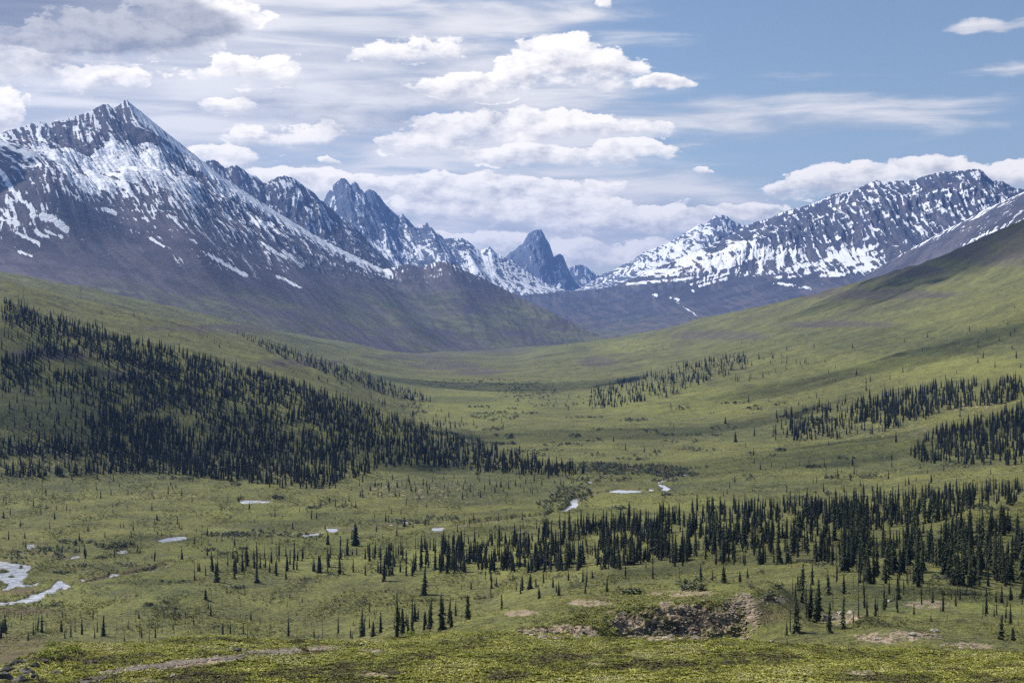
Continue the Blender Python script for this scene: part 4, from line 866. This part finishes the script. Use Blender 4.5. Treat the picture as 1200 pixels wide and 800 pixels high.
# ------------------------------------------------------------------ ground cover
def tuft(rs_, n, spread=.5, up=.6):
    V, F = [], []
    for _ in range(n):
        a = rs_.uniform(0, 6.28); r = rs_.uniform(0, spread) ; x, y = math.cos(a) * r, math.sin(a) * r; z = rs_.uniform(0.05, up) * (1 - r * .8); s = rs_.uniform(.16, .34)
        b = rs_.uniform(0, 6.28); t = rs_.uniform(.2, 1.2); m = len(V)
        d1 = (math.cos(b) * s, math.sin(b) * s, 0); d2 = (-math.sin(b) * s * math.cos(t), math.cos(b) * s * math.cos(t), s * math.sin(t))
        V += [(x - d1[0], y - d1[1], z - d1[2]), (x + d1[0], y + d1[1], z), (x + d2[0], y + d2[1], z + d2[2])]; F.append((m, m + 1, m + 2))
    return np.array(V), np.array(F)
def spread(name, n, sampler, variants, size, mat, seed, label, tonef=None, cat='shrubs', flat=1.0):
    r = np.random.default_rng(seed); px, py = sampler(r, n)
    X, Y, Z, ok, ri, ci = ground_at(px, py); ok &= ~wmask[ri, ci]
    X, Y, Z, px, py, ri, ci = [q[ok] for q in (X, Y, Z, px, py, ri, ci)]; n = len(X)
    X = X + r.uniform(-.6, .6, n) * Y / FPX; S = size(r, n, Y, px, py); vi = r.integers(0, len(variants), n); ang = r.uniform(0, 6.28, n)
    tn = tonef(r, X, Y, px, py) if tonef else r.random(n)
    Vs, Fs, Ts, o = [], [], [], 0
    for k, (V, F) in enumerate(variants):
        m = vi == k; c_, s_ = np.cos(ang[m])[:, None], np.sin(ang[m])[:, None]; sz = S[m][:, None]
        vv = np.stack([(V[None, :, 0] * c_ - V[None, :, 1] * s_) * sz + X[m][:, None], (V[None, :, 0] * s_ + V[None, :, 1] * c_) * sz + Y[m][:, None], V[None, :, 2] * sz * flat + Z[m][:, None] - .02 * sz], -1)
        ff = F[None] + (np.arange(m.sum()) * len(V))[:, None, None] + o
        Vs.append(vv.reshape(-1, 3)); Fs.append(ff.reshape(-1, F.shape[1])); Ts.append(np.repeat(tn[m], len(V))); o += m.sum() * len(V)
    return tag(mesh_from(name, np.concatenate(Vs), np.concatenate(Fs), mat, False, {'tone': np.concatenate(Ts)}), label, cat, kind='stuff')
tv = [tuft(rs, 9) for _ in range(6)]
# near mats of dwarf shrubs
def s_near(r, n):
    px = r.uniform(-40, 1240, n); py = 812 - r.uniform(0, 1, n) * 72
    return px, py
def near_size(r, n, Y, px, py): return (r.uniform(.07, .19, n) + .22 * r.random(n) ** 30) * np.where(Y > 130, .01, 1)
def near_tone(r, X, Y, px, py): return np.clip(.50 + fbm(X / 5, Y / 9, 3, 700) * 1.15 + fbm(X / 1.8, Y / 3.0, 4, 701) * .7 + fbm(X / .5, Y / .7, 2, 702) * .6 + r.uniform(-.15, .15, len(X)), 0, 1)
def s_near_f(r, n):
    px, py = s_near(r, n * 2); X, Y, Z, ok, ri, ci = ground_at(px, py)
    keep = ok & (Y < 130) & (r.random(len(px)) < np.clip(1.0 - A['bare'][ri, ci] * 2.0 - .5 * (fbm(X / 1.6, Y / 1.6, 3, 703) > .18), 0, 1))
    return px[keep][:n], py[keep][:n]
spread('dwarf_shrub_mat', 70000, s_near_f, tv, near_size, M_HEATH, 801, 'mossy mat of dwarf shrubs covering the near hilltop', near_tone, flat=.6)
# scrub birch over knoll slopes and valley floor
bv = [tuft(rs, 8, .6, .8) for _ in range(5)]
def s_val(r, n):
    px = r.uniform(-30, 1230, n * 2); py = 440 + 330 * r.uniform(0, 1, n * 2) ** .8
    X, Y, Z, ok, ri, ci = ground_at(px, py)
    dn = .30 + fbm(X / 22, Y / 40, 4, 711) * 2.4
    keep = ok & (Y > 120) & (Y < 1800) & (r.random(len(px)) < dn) & (A['bare'][ri, ci] < .35)
    return px[keep][:n], py[keep][:n]
def val_size(r, n, Y, px, py): return r.uniform(.45, 1.35, n) * np.clip(Y / 500, .45, 1.35)
def val_tone(r, X, Y, px, py): return np.clip(.5 + fbm(X / 45, Y / 60, 3, 721) * .9 + fbm(X / 9, Y / 12, 2, 722) * .5 + r.uniform(-.25, .25, len(X)), 0, 1)
spread('birch_scrub', 70000, s_val, bv, val_size, M_BIRCH, 802, 'knee-high green birch scrub spread over the valley floor and lower slopes', val_tone, flat=.75)
# willow thickets by the water
wv_ = [tuft(rs, 26, .55, 1.0) for _ in range(5)]
WT = [(745, 551, 62, 6, 420), (790, 556, 30, 3, 120), (690, 546, 40, 4, 160), (668, 580, 26, 10, 170), (650, 592, 24, 6, 90), (135, 640, 26, 4, 90), (60, 646, 30, 4, 60), (68, 653, 7, 3, 30), (25, 649, 22, 3, 30), (265, 627, 30, 3, 90), (300, 626, 40, 4, 90), (24, 665, 4, 2, 8), (480, 612, 26, 3, 50), (520, 608, 20, 3, 36), (620, 460, 40, 8, 120), (580, 488, 30, 6, 80), (640, 470, 60, 10, 90), (560, 450, 70, 5, 90), (345, 628, 20, 2, 30), (700, 562, 40, 3, 60), (1000, 559, 40, 2, 40), (1120, 545, 20, 4, 30), (90, 636, 25, 2, 40)]
_rw = random.Random(77)
for _ in range(150):
    _x, _y = _rw.uniform(0, 1200), 560 + 150 * _rw.random()
    if _rw.random() < .45: _y = 470 + 90 * _rw.random(); _x = _rw.uniform(480, 1000)
    WT.append((_x, _y, _rw.uniform(5, 26), _rw.uniform(.6, 2.4), _rw.randint(4, 26)))
def s_wil(r, n):
    X_, Y_ = [], []
    for cx, cy, rx, ry, k in WT:
        a = r.uniform(0, 6.28, k); q = np.sqrt(r.uniform(0, 1, k)); X_.append(cx + rx * q * np.cos(a)); Y_.append(cy + ry * q * np.sin(a))
    return np.concatenate(X_), np.concatenate(Y_)
spread('willow_thicket', 0, s_wil, wv_, lambda r, n, Y, px, py: r.uniform(.8, 2.2, n) * np.clip(Y / 900, .6, 1.6), M_WILLOW, 803, 'grey-green willow thickets along the stream braids', flat=.9)

# bright bushes one can tell apart
def bush(px, py, rpx, label):
    X, Y, Z, ok, ri, ci = ground_at([px], [py]); R = rpx / FPX * Y[0]
    V, F = tuft(rs, 240, 1.0, .9); V = V * np.array([R, R, R * .9]); c = V.mean(0)
    # smaller leaves
    T = V.reshape(-1, 3, 3); m = T.mean(1, keepdims=True); V = (m + (T - m) * .42).reshape(-1, 3)
    o = mesh_from('green_shrub', V, F, M_BUSH, False, {'tone': np.repeat(np.array([rs.random() for _ in range(len(V) // 3)]), 3)}); o.location = (X[0], Y[0], Z[0])
    tag(o, label, 'shrub')
bush(56, 771, 15, 'bright green leafy shrub beside the dark rocks at lower left')
bush(84, 764, 12, 'yellow-green shrub just right of the brightest shrub at lower left')
bush(481, 745, 9, 'lime green shrub at the foot of the foreground spruce clump')
bush(60, 757, 9, 'dull green shrub behind the bright one above the dark rocks')

# ------------------------------------------------------------------ stones
def stone_vf(rs_, rough=.28, sub=2):
    import bmesh
    bm = bmesh.new(); bmesh.ops.create_icosphere(bm, subdivisions=sub, radius=1)
    ox, oy, oz = [rs_.uniform(0, 99) for _ in range(3)]
    from mathutils import noise, Vector
    for v in bm.verts:
        n = noise.noise(v.co * 1.3 + Vector((ox, oy, oz))) + .5 * noise.noise(v.co * 3 + Vector((oz, ox, oy)))
        v.co *= 1 + n * rough * 1.6
        v.co.z *= .62
    V = np.array([v.co[:] for v in bm.verts]); F = np.array([[x.index for x in f.verts] for f in bm.faces]); bm.free()
    return V, F
BO = [(8, 786, 8, 'd', 'dark jagged boulder at the bottom left corner'), (20, 779, 9, 'd', 'dark boulder on top of the rock pile at lower left'), (31, 790, 9, 'd', 'blocky dark boulder in front of the lower left rock pile'), (5, 797, 12, 'd', 'large dark boulder cut by the lower left corner'), (24, 799, 9, 'd', 'dark slab low in the lower left rock pile'),
      (41, 781, 6, 'd', 'grey boulder between the rock pile and the green shrub'), (52, 776, 5, 'd', 'small dark boulder under the bright green shrub'), (66, 789, 5, 'd', 'low dark stone right of the lower left rock pile'), (108, 777, 5, 'd', 'small dark stone in the moss right of the shrubs'), (40, 795, 7, 'd', 'rounded dark boulder at the right end of the rock pile'),
      (277, 763, 6, 'd', 'grey angular boulder beside the gravel path'), (264, 771, 3, 'p', 'small white stone lying on the gravel path'), (203, 794, 4, 'p', 'pale flat stone below the gravel path'), (191, 770, 3, 'd', 'small grey stone above the gravel path'),
      (970, 727, 8, 'p', 'pale slab of the small outcrop in the hollow'), (984, 720, 5, 'p', 'pale stone at the top of the small outcrop in the hollow'), (997, 718, 4, 'p', 'light stone right of the pale slab outcrop'), (905, 752, 3, 'p', 'pale stone at the foot of the scree'), (850, 776, 4, 'd', 'small grey stone in the moss below the knoll'), (1043, 705, 3, 'p', 'light stone on the slope under the right-hand forest'),
      (1070, 745, 5, 'p', 'pale block on the lower right outcrop'), (1030, 750, 5, 'p', 'pale block at the left end of the lower right outcrop'), (1095, 740, 5, 'p', 'pale block at the right end of the lower right outcrop'), (424, 756, 3, 'p', 'small pale stone at the edge of the near hilltop')]
for (px, py, rp, k, lab) in BO:
    X, Y, Z, ok, ri, ci = ground_at([px], [py]); R = rp / FPX * Y[0]; V, F = stone_vf(rs, .45, 2)
    o = mesh_from('boulder', V * R, F, M_DSTONE if k == 'd' else M_STONE, False); o.location = (X[0], Y[0], Z[0] + R * .15); o.rotation_euler = (0, 0, rs.uniform(0, 6))
    tag(o, lab, 'boulder')
sv = [stone_vf(rs, .3, 1) for _ in range(6)]
SC = [(790, 732, 80, 20, 300), (868, 722, 24, 28, 420), (655, 741, 52, 8, 110), (765, 704, 75, 10, 110), (985, 723, 28, 7, 60), (1050, 746, 55, 6, 120), (905, 702, 18, 5, 30), (1085, 708, 30, 4, 36), (1130, 757, 34, 4, 36),
      (490, 575, 75, 12, 200), (190, 583, 50, 6, 70), (1010, 506, 120, 10, 150), (1120, 480, 60, 6, 60), (330, 552, 30, 10, 60)]
def s_scr(r, n):
    X_, Y_ = [], []
    for cx, cy, rx, ry, k in SC:
        a = r.uniform(0, 6.28, k); q = np.sqrt(r.uniform(0, 1, k)); X_.append(cx + rx * q * np.cos(a)); Y_.append(cy + ry * q * np.sin(a))
    return np.concatenate(X_), np.concatenate(Y_)
spread('scree', 0, s_scr, sv, lambda r, n, Y, px, py: r.uniform(.10, .42, n) ** 1.5 * np.where(Y > 500, 3.0, 1.2), M_SCREE, 804, 'pale broken stones scattered over the bare knoll face and outcrops', cat='stones', flat=.8)
def s_trail(r, n):
    k = r.uniform(0, 1, n); px = np.interp(k, [0, .5, 1], [110, 230, 400]) + r.normal(0, 8, n); py = np.interp(px, [100, 130, 200, 250, 300, 400], [800, 788, 779, 773, 765, 760]) + r.normal(0, 2.5, n)
    return px, py
spread('path_pebbles', 500, s_trail, sv, lambda r, n, Y, px, py: r.uniform(.03, .10, n), M_STONE, 805, 'loose pebbles along the gravel path', cat='stones')

# ------------------------------------------------------------------ haze: one closed box of even air round everything
def haze():
    x0, x1, y0, y1, z0, z1 = -19500., 19500., -1900., 19900., -440., 1250.
    V = np.array([(x, y, z) for z in (z0, z1) for y in (y0, y1) for x in (x0, x1)])
    F = np.array([(0, 2, 3, 1), (4, 5, 7, 6), (0, 1, 5, 4), (2, 6, 7, 3), (0, 4, 6, 2), (1, 3, 7, 5)])
    m = bpy.data.materials.new('haze'); m.use_nodes = True; T = NT(m.node_tree); T.n.clear()
    o = T.new('ShaderNodeOutputMaterial'); v = T.new('ShaderNodeVolumePrincipled'); T.l.new(v.outputs[0], o.inputs['Volume'])
    v.inputs['Color'].default_value = (.24, .44, 1.0, 1); v.inputs['Density'].default_value = 4.3e-5; v.inputs['Anisotropy'].default_value = 0.3
    tag(mesh_from('haze', V, F, m, False), 'thin blue summer haze filling the valley air', 'haze', kind='stuff')
haze()

# ------------------------------------------------------------------ unseen clouds added above the frame to cast soft shade on the valley
def add_shade_cloud(tx, ty, rx, ry, seed, dens=.0035):
    ux, uy, uz = math.sin(math.radians(SUN_AZ)) * math.cos(math.radians(SUN_EL)), math.cos(math.radians(SUN_AZ)) * math.cos(math.radians(SUN_EL)), math.sin(math.radians(SUN_EL))
    k = (1600 + 80) / uz; cx, cy = tx + ux * k, ty + uy * k
    import bmesh
    from mathutils import noise, Vector
    bm = bmesh.new(); bmesh.ops.create_icosphere(bm, subdivisions=4, radius=1)
    for v in bm.verts:
        p = v.co.copy(); q = 1 + .55 * noise.noise(p * 1.4 + Vector((seed, 0, 0))) + .3 * abs(noise.noise(p * 3.1 + Vector((0, seed, 0)))) + .15 * abs(noise.noise(p * 7 + Vector((0, 0, seed))))
        v.co = Vector((p.x * q * rx, p.y * q * ry, (p.z * q if p.z > 0 else p.z * .35) * min(rx, ry) * .45))
    me = bpy.data.meshes.new('shade_cloud'); bm.to_mesh(me); bm.free(); me.materials.append(M_SHADE_CLOUD)
    for p in me.polygons: p.use_smooth = True
    o = bpy.data.objects.new('shade_cloud', me); C.objects.link(o); o.location = (cx, cy, 1600)
    tag(o, 'unseen vapour puff added overhead to shade the valley', kind='structure')
M_SHADE_CLOUD = bpy.data.materials.new('shade_cloud_vapour'); M_SHADE_CLOUD.use_nodes = True
_T = NT(M_SHADE_CLOUD.node_tree); _T.n.clear(); _o = _T.new('ShaderNodeOutputMaterial'); _v = _T.new('ShaderNodeVolumePrincipled'); _T.l.new(_v.outputs[0], _o.inputs['Volume'])
_v.inputs['Color'].default_value = (1, 1, 1, 1); _v.inputs['Density'].default_value = .008
for k, (px, d, rx, ry) in enumerate([(120, 1080, 200, 100), (930, 1080, 230, 70), (1290, 3000, 420, 260), (60, 4600, 420, 240), (960, 300, 60, 34), (1050, 1750, 260, 100), (300, 700, 150, 34), (1080, 480, 90, 30), (430, 800, 130, 26), (760, 1450, 240, 70), (520, 2500, 300, 120), (820, 660, 70, 22), (60, 620, 70, 22)]):
    add_shade_cloud((px - CX) / FPX * d, d, rx, ry, 3.7 * k + 1)
